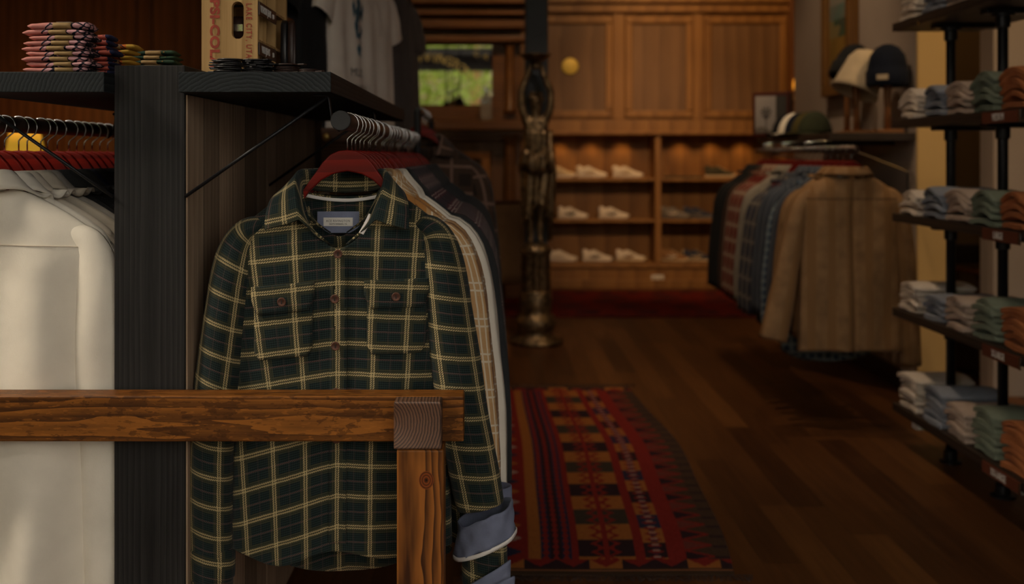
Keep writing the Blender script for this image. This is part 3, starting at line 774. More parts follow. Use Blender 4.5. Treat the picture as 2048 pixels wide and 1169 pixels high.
# white neck tape, back label
tp = MB(); R = []
for j in (0, 1):
    row = []
    for i in range(25):
        a = -1+2*i/24; x = .086*a; row.append((x, .046-.030*a*a, -.034+.014*a*a+(.0 if j else -.007)))
    R.append(row)
tp.rings(R, closed=False, cap=False); tp.build('neck_tape', M['white_trim'], gs, smooth=True, solid=.002)
lb = MB(); lb.box(-.056, .030, .0335, .035, -.104, -.060); L1 = lb.build('label_patch', M['chambray'], gs, bevel=.0005)
L2 = MB().box(-.043, .017, .0318, .0333, -.090, -.0725).build('woven_label', M['label_white'], gs, bevel=.0004)
text_obj('lettering', 'ACE RIVINGTON', .0068, M['ink'], (-.013, .0316, -.0795), (pi/2, 0, 0), L2, .0001, sx=.85, spacing=1.15)
text_obj('lettering', 'SANTA BARBARA, CA', .0036, M['ink'], (-.013, .0316, -.0857), (pi/2, 0, 0), L2, .0001, sx=1, spacing=1.05, bold=.0001)
tp2 = MB().tube([(.062, -.052, -.060), (.055, -.056, -.082), (.046, -.058, -.098)], [.002, .005, .005], 8, ry=.0012, up=(0, 1, 0)).build('collar_tape', M['white_trim'], gs)
# rolled chambray cuffs of the right sleeve
def cuffband(name, cx, cz, rx0, rx1, h, tilt, mat, trim=None, ry=.046, y=-.026, n=40):
    mb = MB(); R = []
    for j in range(9):
        t = j/8; row = []
        for i in range(n):
            th = 2*pi*i/n; rr = (rx0+(rx1-rx0)*t)*(1+.04*sin(5*th+6*t)+.015*sin(13*th-9*t)); x = rr*cos(th); yy = ry*sin(th)*(1+.06*sin(7*th+5*t)+.05*sin(11*th-7*t))
            row.append((cx+x, y+yy, cz-h*t+tilt*x+.003*sin(3*th)))
        R.append(row)
    o = mb.rings(R, cap=False).build(name, mat, gs, smooth=True, solid=.003)
    if trim:
        mb = MB(); R = []
        for j in (0, 1):
            R.append([(cx+(rx1+.003)*(1+.03*sin(5*2*pi*i/n+6))*cos(2*pi*i/n), y+(ry+.003)*sin(2*pi*i/n), cz-h-.008*j+.003+tilt*rx1*cos(2*pi*i/n)) for i in range(n)])
        mb.rings(R, cap=False).build('cuff_trim', trim, o, smooth=True, solid=.002)
    return o
cuffband('rolled_cuff', .288, -.655, .052, .060, .062, .42, M['chambray'], M['white_trim'])
S.sleeve(1, M['green'], gs, path=[(.285, -.02, -.70), (.287, -.02, -.76), (.288, -.016, -.84), (.286, -.014, -.90)], rx=[.046, .046, .044, .042], ry=[.032, .034, .034, .032], n=30, m=24, seed=19, name='sleeve_end')
def flapband(x0, z0, x1, z1, w0, w1, y):
    mb = MB(); R = []
    for j in range(5):
        row = []
        for i in range(13):
            a = i/12; x = x0+(x1-x0)*a; z = z0+(z1-z0)*a; ww = w0+(w1-w0)*a
            row.append((x, y-.008*sin(pi*a)-.002*sin(9*a+j), z-ww*j/4))
        R.append(row)
    return mb.rings(R, closed=False, cap=False).build('cuff_flap', M['chambray'], gs, smooth=True, solid=.004)
flapband(.228, -.800, .338, -.735, .012, .034, -.062)
flapband(.290, -.775, .346, -.772, .022, .022, -.05)

# ---------------------------------------------------------------- the other shirts on the right rail
seqR = [('green', 'green plaid flannel overshirt')]*1+[('tan_plaid', 'tan and white plaid shirt')]*3+[('cream', 'plain cream shirt')]*2+[('charcoal', 'charcoal grey shirt')]*1+[('maroon_plaid', 'charcoal and maroon plaid shirt')]*9+[('charcoal', 'charcoal grey shirt')]*9
random.seed(3)
for i, (mt, nm) in enumerate(seqR):
    y = ysR[i+1]+.004
    dx = {'green': -.012, 'tan_plaid': .0, 'cream': .004}.get(mt, 0.010); fl = {'green': .035, 'tan_plaid': .02, 'cream': .008}.get(mt, 0)
    simple_shirt(M[mt], f"{nm}, {ORD[i+1]} from the front on the right rail", 'shirts on the right rail', (XRR+dx-.008, y, NZ-.004*(i > 1)), seed=20+i, closed=False, d=.024 if i else .03, L=.78+.01*(i % 3), w=.222, lod=1.2 if i < 6 else .8, fl=fl,
        cuff=M['chambray'] if mt in ('tan_plaid',) and i == 3 else None)
# ---------------------------------------------------------------- shirts on the left rail
seqL = [('cream', 'cream cotton shirt')]*2+[('ivory', 'ivory cotton shirt')]*1+[('khaki', 'pale khaki shirt')]*1+[('stone', 'stone grey shirt')]*1+[('charcoal', 'dark charcoal shirt')]*3+[('navy', 'navy shirt')]*1+[('black_cloth', 'black shirt')]*5
for i, (mt, nm) in enumerate(seqL):
    y = ysL[i]+.004
    if i == 0:
        e = empty('shirt', (XLR, y, NZ+.0), 'cream cotton shirt seen from behind, foremost on the left rail', 'shirt', 'shirts on the left rail', rz=pi)
        SL = Shirt(w=.262, d=.045, L=.88, seed=14, fold=.019, fk=1.9, vdrop=.05, wh=.240, scoop=.03)
        SL.body('body', M[mt], e, 110, 90)
        for sd in (-1, 1): SL.sleeve(sd, M[mt], e, path=[(.17, 0, -.096), (.243, 0, -.125), (.262, .004, -.22), (.265, .004, -.40), (.270, .0, -.60), (.272, 0, -.86)], rx=[.02, .034, .046, .05, .046, .04], ry=[.02, .03, .038, .038, .034, .03], n=32, m=44, seed=30)
        SL.collar(M[mt], e, detail=30)
        # yoke seam and gathered back
        mb = MB(); R = []
        for j in (0, 1):
            row = []
            for k in range(49):
                u = .5+(k-24)/48*.36; row.append(SL.at_z(u, -.118-.006*((k-24)/24)**2-j*.003, .0024))
            R.append(row)
        mb.rings(R, closed=False, cap=False).build('yoke_seam', M['ivory'], e, smooth=True, solid=.0025)
        cfb = MB().tube([(-.272, 0, -.80), (-.272, 0, -.865)], .044, 24, ry=.033, cap=False).build('cuff', M[mt], e, smooth=True, solid=.003)
        continue
    simple_shirt(M[mt], f"{nm}, {ORD[i]} from the front on the left rail", 'shirts on the left rail', (XLR+.008*(i % 2), y, NZ-.004), rz=pi, seed=60+i, closed=True, d=.022, L=.80, w=.255 if i < 5 else .235, lod=1.1 if i < 5 else .8)

# ================================================================= the black display unit
ST = 1.480   # shelf top height
un = empty('display_unit', (-.667, 1.95, 0), 'black timber display unit with plank centre panel, side shelves and hanging rails', 'display unit')
U = lambda x0, x1, y0, y1, z0, z1: MB().box(x0+.667, x1+.667, y0-1.95, y1-1.95, z0, z1)
U(-.738, -.600, 1.95, 2.14, 0, 1.497).build('post', M['black_wood'], un, bevel=.002)
U(-.597, -.307, 1.90, 3.49, ST-.039, ST).build('shelf', M['black_shelf'], un, bevel=.0015)
U(-1.028, -.738, 1.90, 3.49, ST-.039, ST).build('shelf', M['black_shelf'], un, bevel=.0015)
U(-.738, -.597, 2.14, 3.49, ST-.039, ST).build('shelf', M['black_shelf'], un, bevel=.0015)
U(-.742, -.5965, 2.1405, 2.64, .08, ST-.041).build('plank_panel', M['plank_panel'], un, bevel=.001)
U(-.5995, -.5965, 1.956, 2.140, .08, ST-.041).build('plank_panel', M['plank_panel'], un)
U(-.742, -.5965, 2.648, 3.36, .08, ST-.041).build('plank_panel', M['plank_panel'], un, bevel=.001)
U(-.738, -.597, 3.36, 3.49, 0, ST-.04).build('post', M['black_wood'], un, bevel=.002)
for x0 in (XRR, XLR):
    sd = 1 if x0 == XRR else -1
    r = MB().tube([(x0+.667, -.02, RODZ), (x0+.667, 1.80, RODZ)], .0175, 28).build('hanging_rail', M['rod'], un, smooth=False, bevel=.002)
    for p in r.data.polygons: p.use_smooth = len(p.vertices) == 4
    c = MB().tube([(x0+.667, -.03, RODZ), (x0+.667, -.012, RODZ)], .0195, 32).build('end_cap', M['rubber'], r, bevel=.002)
    xe = (-.307 if sd > 0 else -1.028)+.667
    for yy in (.0, .75, 1.45):
        xi = xe-sd*.012
        MB().tube([(xi-sd*.03, yy, ST-.041), (xi-sd*.004, yy, ST-.042), (xi, yy, ST-.048), (xi+sd*.004*1, yy, ST-.075), (x0+.667-sd*.0215, yy, RODZ+.006), (x0+.667-sd*.017, yy, RODZ-.012), (x0+.667-sd*.006, yy, RODZ-.0195)], .0022, 8, ry=.006, up=(0, 1, 0)).build('rail_hook', M['black_metal'], un, smooth=True)
    for yy in (-.006, .72):
        xp = (-.597 if sd > 0 else -.738)+.667
        MB().tube([(xp, yy, ST-.042-.197), (xe-sd*.015, yy, ST-.047)], .0035, 10).build('brace_rod', M['black_metal'], un, smooth=True)

# ================================================================= front timber rail and leg
tf = empty('timber_table_frame', (-.13, 1.86, 0), 'amber stained timber table frame in front of the hanging shirts', 'table frame')
bz0, bz1 = .782, .868
T_ = lambda x0, x1, y0, y1, z0, z1: MB().box(x0+.13, x1+.13, y0-1.86, y1-1.86, z0, z1)
T_(-1.6, -.054, 1.88, 1.935, bz0, bz1).build('front_rail', M['beam'], tf, bevel=.003, seg=3)
T_(-.1815, -.0935, 1.835, 1.879, .7800, .8680).build('cross_beam_end', M['beam_end'], tf, bevel=.004, seg=3)
T_(-.1765, -.0900, 1.842, 1.925, 0, .7780).build('leg', M['beam_post'], tf, bevel=.004, seg=3)
# ================================================================= right pipe rack with folded tees
XF0, XF1, YE0, YE1 = 1.83, 2.22, 2.55, 4.58
rk = empty('display_rack', (1.975, 3.6, 0), 'black pipe rack with five dark plank shelves holding folded t-shirts at the right', 'display rack')
SHZ = [('top', 1.925), ('MEDIUM', 1.485), ('LARGE', 1.057), ('X-LARGE', .626), ('XX-LARGE', .193)]
def RB(x0, x1, y0, y1, z0, z1): return MB().box(x0-1.975, x1-1.975, y0-3.6, y1-3.6, z0, z1)
M['sign_red'] = plain('red_brown_sign', (.14, .035, .015), .6)
M['sign_white'] = plain('sign_lettering_white', (.75, .68, .62), .7)
for nm, z in SHZ:
    RB(XF0, XF1, YE0, YE1, z-.036, z).build('shelf', M['rack_wood'], rk, bevel=.003)
    for yp in (4.31, 3.87, 2.95):
        RB(1.90, 2.20, yp-.03, yp+.03, z-.056, z-.0365).build('bracket', M['black_metal'], rk, bevel=.003)
    if nm != 'top':
        sg_ = RB(XF0-.010, XF0-.0005, 3.46, 3.72, z-.047, z-.004).build('size_sign', M['sign_red'], rk, bevel=.002)
        text_obj('lettering', nm, .036, M['sign_white'], (XF0-.011-1.975, 3.60-3.6, z-.026), (pi/2, 0, -pi/2), sg_, .0004, sx=.62, bold=.0008)
        RB(XF0-.012, XF0-.009, 3.445, 3.46, z-.047, z-.004).build('sign_end_clip', M['steel'], rk)
for yp in (4.31, 3.87, 2.95):
    p = MB().tube([(0, yp-3.6, .0), (0, yp-3.6, 2.9)], .0195, 20).build('pole', M['black_metal'], rk, smooth=True)
    MB().lathe([(.045, 0), (.045, .008), (.027, .012), (.027, .05), (.0195, .052)], 28, (0, yp-3.6, 0)).build('floor_flange', M['black_metal'], p, smooth=False)
    MB().lathe([(.0195, -.055), (.027, -.05), (.027, -.01), (.042, -.008), (.042, 0)], 28, (0, yp-3.6, 1.869)).build('shelf_flange', M['black_metal'], p, smooth=False)
    for nm, z in SHZ[1:]:
        MB().lathe([(.0195, -.045), (.027, -.04), (.027, 0)], 20, (0, yp-3.6, z-.056)).build('shelf_flange', M['black_metal'], p, smooth=False)
for (yy, zz) in ((4.36, .142), (3.52, .146)):
    RB(1.84, 1.90, yy-.03, yy+.03, zz-.012, zz+.014).build('price_tag', M['label_white'], rk)
MB().tube([(-.142, 4.30-3.6, 1.893), (-.146, 4.30-3.6, 1.893)], .006, 10).build('shelf_screw', M['brass'], rk)

TEE = {'white': (.62, .54, .47), 'blue': (.24, .26, .31), 'sand': (.47, .36, .29), 'green': (.205, .235, .175), 'orange': (.42, .145, .05)}
TM = {k: fabric('folded_'+k+'_tee', c, var=.15, bump=.4, weave=600) for k, c in TEE.items()}
def tee_mesh(color, lvl, W, D, T, hump, seed):
    """folded tee: folded edge to the aisle (-x), two layers visible, drooping over its centre"""
    r = random.Random(seed); mb = MB(); NX, NY = 16, 12
    ph = [r.uniform(0, 6) for _ in range(5)]
    def top(a, b):   # a along x (0..1), b along y (0..1)
        y = (b-.5)
        return hump*(cos(pi*y)**1.0-0)*(1-.25*a)+.0025*sin(7*b+ph[0]+2*a)+.0022*sin(11*a+ph[1]+3*b)
    R = []
    prof = [(.0, .5), (-.006, .58), (-.009, .72), (-.006, .9), (.004, 1.0)]
    outline = []
    # cross-section loop in x/z for a given b : aisle fold has two rounded layers
    n2 = 14
    for j in range(NY+1):
        b = j/NY; yy = (b-.5)*W*(1+.02*sin(5+lvl)); e = 1-max(0, abs(b-.5)*2-.82)/.18*.45
        row = []
        fx_ = .006*sin(3*b+ph[2])
        lo = [(D, 0), (D*.75, 0), (D*.5, 0), (D*.25, 0), (.008, 0), (.001, .12), (-.003, .28), (.0, .42), (.006, .5), (.0, .58), (-.003, .72), (.001, .9), (.009, 1), (D*.2, 1.02), (D*.4, 1.0), (D*.6, 1.02), (D*.8, 1.0), (D, 1)]
        for x, q in lo:
            a = x/D; t_ = T*e
            row.append((x+fx_*(1-a)+r.uniform(-.001, .001), yy, top(max(0, a), b)+q*t_+(1-e)*T*.45-hump*0))
        R.append(row)
    # shift so the underside of the lowest tee is flat
    mb.rings(R)
    return mb
def tee_stack(color, x, y, z, n, shelf, W=.19, D=.27, T=.022, h0=.010, gap=.0):
    names = ['topmost', 'second from the top', 'third from the top', 'fourth from the top', 'fifth from the top', 'sixth from the top', 'seventh from the top']
    zz = z
    for k in range(n):
        hump = h0*(.15 if k == 0 else min(1, .45+k*.25))
        prevh = 0 if k == 0 else h0*(.15 if k == 1 else min(1, .45+(k-1)*.25))
        mb = tee_mesh(color, k, W*random.uniform(.95, 1.03), D*random.uniform(.97, 1.02), T, hump, random.randint(0, 9999))
        if k == 0:
            mb.v = [(a, b, c if c > T*.3 else max(0, c*0)) for a, b, c in mb.v]
            mb.v = [(a, b, max(.0005, c)) for a, b, c in mb.v]
        pos = names[n-1-k]
        o = mb.build('folded_tshirt', TM[color], None, smooth=True)
        o.location = (x+random.uniform(-.006, .006), y+random.uniform(-.004, .004), zz); o.rotation_euler = (0, 0, random.uniform(-.04, .04))
        md = o.modifiers.new('sub', 'SUBSURF'); md.levels = 1; md.render_levels = 1
        tag(o, f"{color} folded t-shirt, {pos} of its stack on the {shelf} shelf", 't-shirt', f"{color} tees on the {shelf} shelf")
        zz += T*.93+(.002 if k == 0 else 0)
random.seed(21)
LAY = [('white', 4.445), ('blue', 4.195), ('sand', 3.985), ('green', 3.765), ('orange', 3.545)]
for (nm, z), n_ in zip(SHZ, ((4, 4, 4, 0, 0), (5, 5, 5, 6, 6), (4, 5, 5, 5, 5), (5, 4, 5, 6, 6), (6, 6, 5, 7, 7))):
    for (c, y), n in zip(LAY, n_):
        if n: tee_stack(c, 1.845, y, z+.0005, n, {'top': 'top', 'MEDIUM': 'medium', 'LARGE': 'large', 'X-LARGE': 'extra large', 'XX-LARGE': 'lowest'}[nm], h0=.034 if nm in ('MEDIUM', 'LARGE') else .020, T=.021 if nm in ('MEDIUM', 'LARGE', 'top') else .0245)

# ================================================================= wall shelf with hats
hs = empty('wall_shelf', (2.33, 6.2, 1.448), 'long dark wall shelf carrying hats above the right hanging rail', 'shelf')
MB().box(-.48, -.001, -.70, .78, -.045, 0).build('board', M['rack_wood'], hs, bevel=.004)
for y in (-.4, .5): MB().box(-.40, -.001, y-.01, y+.01, -.065, -.0455).build('bracket', M['black_metal'], hs)
rl = empty('hanging_rail', (1.72, 5.6, 1.352), 'dark hanging rail below the hat shelf with shirts on it', 'hanging rail')
MB().tube([(0, -.87, 0), (0, .9, 0)], .016, 18).build('rail', M['rod'], rl, smooth=True)
for y in (-.1, .35, .75): MB().tube([(.14, y, .050), (.10, y, .052), (.0, y, .040), (0, y, .016)], .004, 8).build('rail_hook', M['steel'], rl, smooth=True)
MB().tube([(0, -.80, 0), (.609, -.06, -.13)], .005, 8).build('strut', M['steel'], rl)
MB().tube([(0, .82, 0), (.609, .86, -.13)], .005, 8).build('strut', M['steel'], rl)
MB().tube([(.58, -.06, -.13), (.58, -.06, -1.0)], .006, 8).build('wall_bar', M['black_metal'], rl)
RODZ2 = 1.352
XB = 1.72
def plq(name, b, b2, band, line, **k): return plaid(name, b, b2, band, line, **k)
M['red_plaid'] = plaid('red_and_cream_plaid', (.17, .022, .014), (.10, .014, .010), (.24, .13, .09), (.36, .27, .20), pu=.09, pv=.09, lw=.01, lo=.0, bw=.022, weave=.006, twill=False, bw_op=.9, bump=.2)
M['navy_plaid'] = plaid('navy_and_grey_plaid', (.035, .04, .07), (.02, .022, .04), (.10, .09, .085), (.22, .19, .16), pu=.10, pv=.10, lw=.008, lo=.0, bw=.022, weave=.006, twill=False, bw_op=.85, bump=.2)
M['grey_cloth'] = fabric('pale_grey_cotton', (.24, .21, .175))
M['denim'] = fabric('slate_blue_denim', (.05, .06, .085), vstripe=(.03, (.09, .10, .12), .3))
M['blue_plaid'] = plaid('blue_check', (.05, .09, .16), (.03, .05, .1), (.2, .26, .3), (.3, .36, .38), pu=.04, pv=.04, lw=.004, lo=.0, bw=.01, weave=.006, twill=False)
M['brown_cloth'] = fabric('dark_brown_wool', (.06, .03, .02))
seqB = [('tan_back', 'tan brown overshirt seen from behind'), ('tan_back', 'tan brown overshirt'), ('denim', 'slate blue striped shirt'), ('blue_plaid', 'blue checked shirt'), ('denim', 'slate blue striped shirt'),
        ('denim', 'slate blue striped shirt'), ('navy_plaid', 'navy and grey plaid shirt'), ('navy_plaid', 'navy and grey plaid shirt'), ('navy_plaid', 'navy and grey plaid shirt'), ('grey_cloth', 'pale grey shirt'), ('red_plaid', 'red and cream plaid shirt'), ('red_plaid', 'red and cream plaid shirt'), ('red_plaid', 'red and cream plaid shirt'), ('brown_cloth', 'dark brown shirt'),
        ('black_cloth', 'black shirt'), ('black_cloth', 'black shirt'), ('black_cloth', 'black shirt')]
random.seed(8)
HB = None
for i, (mt, nm) in enumerate(seqB):
    y = 4.80+i*.096
    hl = f"dark red wooden hanger, {ORD[i]} from the front below the hat shelf"
    if HB is None: HB = make_hanger(hl, 'hangers below the hat shelf', (XB, y, RODZ2-.0555)); h = HB
    else: h = dup(HB); h.location = (XB, y, RODZ2-.0555); tag(h, hl, 'hanger', 'hangers below the hat shelf')
    z = RODZ2-.055-.055
    if i == 0:
        e = empty('shirt', (XB-.01, y+.004, z), 'tan brown overshirt seen from behind, foremost below the hat shelf', 'shirt', 'shirts below the hat shelf', rz=pi)
        SB = Shirt(w=.232, d=.06, L=.86, seed=41, fold=.010, vdrop=.05, wh=.245, scoop=.0)
        SB.body('body', M[mt], e, 90, 70)
        SB.sleeve(1, M[mt], e, path=[(.13, 0, -.09), (.20, 0, -.115), (.245, .0, -.2), (.285, .0, -.40), (.325, .02, -.58), (.37, .03, -.80)], rx=[.02, .04, .05, .055, .06, .07], ry=[.02, .03, .04, .04, .045, .04], n=26, m=36, seed=31)
        SB.sleeve(-1, M[mt], e, path=[(.13, 0, -.09), (.20, 0, -.115), (.24, .0, -.2), (.265, .0, -.40), (.28, .0, -.60), (.30, .0, -.93)], rx=[.02, .04, .05, .055, .052, .05], ry=[.02, .03, .04, .04, .04, .034], n=26, m=36, seed=33)
        SB.collar(M[mt], e, detail=24)
        mb = MB(); R = []
        for j in (0, 1):
            R.append([SB.at_z(.5+(k-16)/32*.38, -.125-j*.003, .002) for k in range(33)])
        mb.rings(R, closed=False, cap=False).build('yoke_seam', M['brown_cloth'], e, smooth=True, solid=.0015)
        mb = MB(); MB().tube([(.345, .02, -.70), (.33, -.02, -.76), (.315, -.02, -.82)], [.02, .035, .02], 12, ry=.02).build('turned_cuff', M['grey_cloth'], e, smooth=True)
        continue
    e, _ = simple_shirt(M[mt], f"{nm}, {ORD[i]} from the front below the hat shelf", 'shirts below the hat shelf', (XB-.015, y+.004, z-(.04 if mt in ('blue_plaid', 'navy_plaid') else 0)), rz=pi, seed=80+i, closed=True, d=.034, L=.86 if i not in (3,) else .93, w=.225, lod=1, wh=.235)

# hats
M['wood_stand'] = wood('hat_stand_wood', (.14, .05, .015), (.36, .15, .05), 'Z')
def beanie(loc, mat, label, tilt=(0, 0, 0), pole=.30, sc=1.0, lab=None, base_rot=0, brim=False, standlabel='wooden hat stand', top=1.6):
    st = empty('hat_stand', (loc[0], loc[1], 1.4485), standlabel, 'hat stand', 'hat stands on the wall shelf', rz=base_rot)
    MB().box(-.075, .075, -.05, .05, 0, .018).build('base', M['wood_stand'], st, bevel=.003)
    MB().lathe([(.018, .018), (.017, pole*.4), (.022, pole*.7), (.016, pole)], 16).build('pole', M['wood_stand'], st, smooth=True)
    e = empty('beanie' if not brim else 'bucket_hat', (loc[0], loc[1], 1.4485+pole-.10), label, 'hat', 'hats on stands')
    e.rotation_euler = tilt; e.scale = (sc, sc, sc*1.15)
    prof = [(.104, -.015), (.112, -.005), (.112, .055), (.104, .062), (.100, .09), (.088, .135), (.06, .170), (.025, .186), (.001, .189)]
    if brim: prof = [(.122, -.03), (.112, .0), (.102, .06), (.092, .12), (.07, .155), (.03, .172), (.001, .174)]
    mb = MB(); N = 64
    R = [[(r*(1+(.012*cos(16*2*pi*k/N) if not brim else .01*cos(6*2*pi*k/N)))*cos(2*pi*k/N), r*(1+(.012*cos(16*2*pi*k/N) if not brim else 0))*sin(2*pi*k/N), z) for k in range(N)] for r, z in prof]
    mb.rings(R, cap=False).build('crown', mat, e, smooth=True, solid=.006)
    if lab: MB().box(-.03, .03, -.120, -.112, .012, .038).build('label', lab, e, bevel=.001)
M['hat_navy'] = fabric('navy_knit', (.006, .009, .02), weave=200)
M['hat_cream'] = fabric('sand_corduroy', (.50, .40, .28), weave=200)
beanie((2.20, 5.57, 0), M['hat_navy'], 'navy ribbed beanie with small tan label, on the rightmost stand', (0, 0, -.6), .375, 1.0, M['hat_cream'], standlabel='wooden hat stand under the navy beanie')
beanie((2.09, 5.74, 0), M['hat_cream'], 'cream corduroy hat tilted left on a stand beside the navy beanie', (-.1, .42, 0), .37, 1.1, brim=True, standlabel='wooden hat stand under the cream corduroy hat')
beanie((2.17, 6.12, 0), M['black_cloth'], 'black beanie tilted left behind the cream hat', (-.1, .42, 0), .45, 1.0, M['hat_cream'], standlabel='wooden hat stand under the black beanie')
# caps nested on the shelf
M['olive'] = fabric('olive_knit', (.07, .055, .015)); M['dark_green'] = fabric('dark_green_knit', (.035, .04, .02))
caps = [('black_cloth', 'black'), ('cream', 'cream'), ('hat_navy', 'navy'), ('olive', 'olive'), ('dark_green', 'dark green')]
for i, (mt, nm) in enumerate(caps):
    e = empty('baseball_cap', (1.925+i*.012, 6.52-i*.10, 1.4485), f"{nm} baseball cap in the nested row of caps on the wall shelf", 'cap', 'nested caps')
    e.rotation_euler = (0, 0, radians(-70))
    mb = MB(); R = []
    for q in range(9):
        a = q/8*pi/2
        R.append([(.095*cos(a)*cos(2*pi*k/32), .105*cos(a)*sin(2*pi*k/32), .005+(.14)*sin(a)) for k in range(32)])
    mb.rings(R, cap=False).build('crown', M[mt], e, smooth=True, solid=.003)
    mb = MB(); R = []
    for q in range(5):
        R.append([(.093*(1-.1*0)*sin(t_)*(1+.05*q/4), -.09*cos(t_)-.07*(q/4)*cos(t_)**.6 if cos(t_) > 0 else 0, .008-.010*(q/4)-.012*abs(sin(t_))**2+.012) for t_ in [(-.5+k/16)*pi*.9 for k in range(17)]])
    mb.rings(R, closed=False, cap=False).build('brim', M[mt], e, smooth=True, solid=.003)
# framed photograph of a palm
M['pattern'] = None
g = NG('printed_picture'); at = g.n('ShaderNodeAttribute', attribute_name='pattern'); M['pattern'] = g.done(at.outputs['Color'], .6)
M['frame_red'] = plain('dark_red_frame', (.07, .012, .006), .35)
pf = empty('picture_frame', (1.87, 6.72, 1.4485), 'dark box frame with a black and white palm photo on the wall shelf', 'picture frame', rz=radians(-32))
MB().box(-.125, .125, 0, .09, 0, .30).build('frame', M['frame_red'], pf, bevel=.003)
def palm(a, b):
    c = (.34, .30, .28); x, y = a-.35, b-.55
    if abs(a-.33-.03*sin(b*4)) < .02 and b < .6: return (.05, .04, .04)
    if x*x+y*y < .03 and (sin(9*atan2(y, x)) > -.2): return (.04, .035, .03)
    if a > .68: return (.04, .035, .03) if b > .25+.2*sin(a*9) else (.2, .17, .15)
    if b < .12+.05*sin(a*8): return (.16, .13, .11)
    return c
cmesh('photo_print', 30, 40, lambda a, b: (-.105+.21*a, -.002, .025+.25*b), palm, M['pattern'], pf)
# framed painting on the pier
pt_ = empty('framed_painting', (2.33, 6.62, 1.72), 'tall gilt framed landscape painting on the plaster pier', 'painting')
fm = MB(); fm.box(-.07, -.001, -.27, .27, 0, .07); fm.box(-.07, -.001, -.27, .27, .95, 1.02); fm.box(-.07, -.001, -.27, -.20, .07, .95); fm.box(-.07, -.001, .20, .27, .07, .95)
fm.build('frame', wood('gilt_walnut', (.08, .03, .006), (.28, .13, .03), 'Z'), pt_, bevel=.008)
def paint(a, b):
    n = .5+.5*sin(9*a+4*sin(7*b))
    if b > .62: return (.30, .27, .22)
    if b > .5: return (.18-.05*n, .20, .17)
    if b > .36: return (.06, .08+.03*n, .06) if a+.3*n > .5 else (.26, .2, .08)
    if b > .12: return (.26+.05*n, .15+.02*n, .03)
    return (.3, .22, .14)
cmesh('canvas', 24, 44, lambda a, b: (-.03, .20-.40*a, .07+.88*b), paint, M['pattern'], pt_)
# wooden chair seen in the recess
ch = empty('wooden_chair', (2.78, 5.95, 0), 'dark wooden chair with polished top rail in the recess behind the rack', 'chair')
MB().box(-.22, .22, -.20, .20, .42, .46).build('seat', M['walnut'], ch, bevel=.01)
for sx in (-.2, .2):
    MB().tube([(sx, -.18, 0), (sx, -.18, .42)], .018, 10).build('leg', M['walnut'], ch); MB().tube([(sx, .18, 0), (sx, .18, .62)], .018, 10).build('leg', M['walnut'], ch)
MB().tube([(-.24, .16, .60), (-.1, .22, .62), (.1, .22, .62), (.24, .16, .60)], .016, 10, ry=.03).build('top_rail', wood('polished_orange_wood', (.2, .06, .01), (.4, .15, .03), 'X', coat=.3), ch, smooth=True)
MB().box(-.2, .2, .16, .20, .66, .78).build('backrest', M['rack_wood'], ch, bevel=.01)
# ================================================================= goods on top of the black unit
def leafpat(name, base, line, sc=34, wdt=.05, second=None, spot_=None):
    g = NG(name); v = g.obj(scale=(1, .6, 1.6)); nz = g.noise(v, 12, 2, out=1)
    vm = g.n('ShaderNodeVectorMath', operation='MULTIPLY_ADD'); g.link(nz, vm.inputs[0]); vm.inputs[1].default_value = (.03, .03, .03); g.link(v, vm.inputs[2])
    vo = g.n('ShaderNodeTexVoronoi', feature='DISTANCE_TO_EDGE'); vo.inputs['Scale'].default_value = sc; g.link(vm.outputs[0], vo.inputs['Vector'])
    msk = g.m('LESS_THAN', vo.outputs['Distance'], wdt)
    spx = g.n('ShaderNodeSeparateXYZ'); g.link(g.obj(), spx.inputs[0])
    area = g.m('GREATER_THAN', g.m('ADD', g.m('MULTIPLY', spx.outputs[0], 9), g.noise(v, 22, 0)), .30)
    col = g.mix(g.m('MULTIPLY', area, .8), base, second) if second else base
    col = g.mix(g.m('MULTIPLY', msk, area), col, line)
    return g.done(col, .85, 0, .2)
def blobpat(name, a, b, c, sc=12):
    g = NG(name); v = g.obj(); f = g.m('GREATER_THAN', g.noise(v, sc*2.2, 0, dist=.8), .53)
    vo = g.n('ShaderNodeTexVoronoi'); vo.inputs['Scale'].default_value = sc*5; g.link(v, vo.inputs['Vector'])
    col = g.mix(f, a, b); col = g.mix(g.m('LESS_THAN', vo.outputs['Distance'], .14), col, c); return g.done(col, .85, 0, .2)
def strpat(name, a, b, c):
    g = NG(name); sp = g.n('ShaderNodeSeparateXYZ'); g.link(g.obj(), sp.inputs[0])
    t = g.m('FRACT', g.m('MULTIPLY', g.m('ADD', sp.outputs[0], g.m('MULTIPLY', sp.outputs[2], 1.2)), 75))
    yz = g.m('GREATER_THAN', g.m('ADD', sp.outputs[0], g.m('MULTIPLY', sp.outputs[1], .4)), .028)
    col = g.mix(g.m('LESS_THAN', t, .25), b, c); col = g.mix(yz, col, a); return g.done(col, .85, 0, .2)
BM = {'pink': leafpat('pink_leaf_print', (.55, .22, .19), (.012, .012, .022), 62, .11, (.52, .30, .33)),
      'coral': blobpat('coral_navy_print', (.50, .12, .085), (.015, .02, .06), (.04, .03, .05)),
      'yellow': strpat('yellow_orange_print', (.45, .27, .04), (.5, .12, .02), (.02, .02, .05)),
      'green': blobpat('green_floral_print', (.02, .045, .03), (.03, .06, .035), (.35, .15, .03), 20)}
M['kraft'] = plain('kraft_paper', (.30, .19, .075), .8, var=.1); M['paper'] = plain('white_paper_band', (.55, .48, .42), .8)
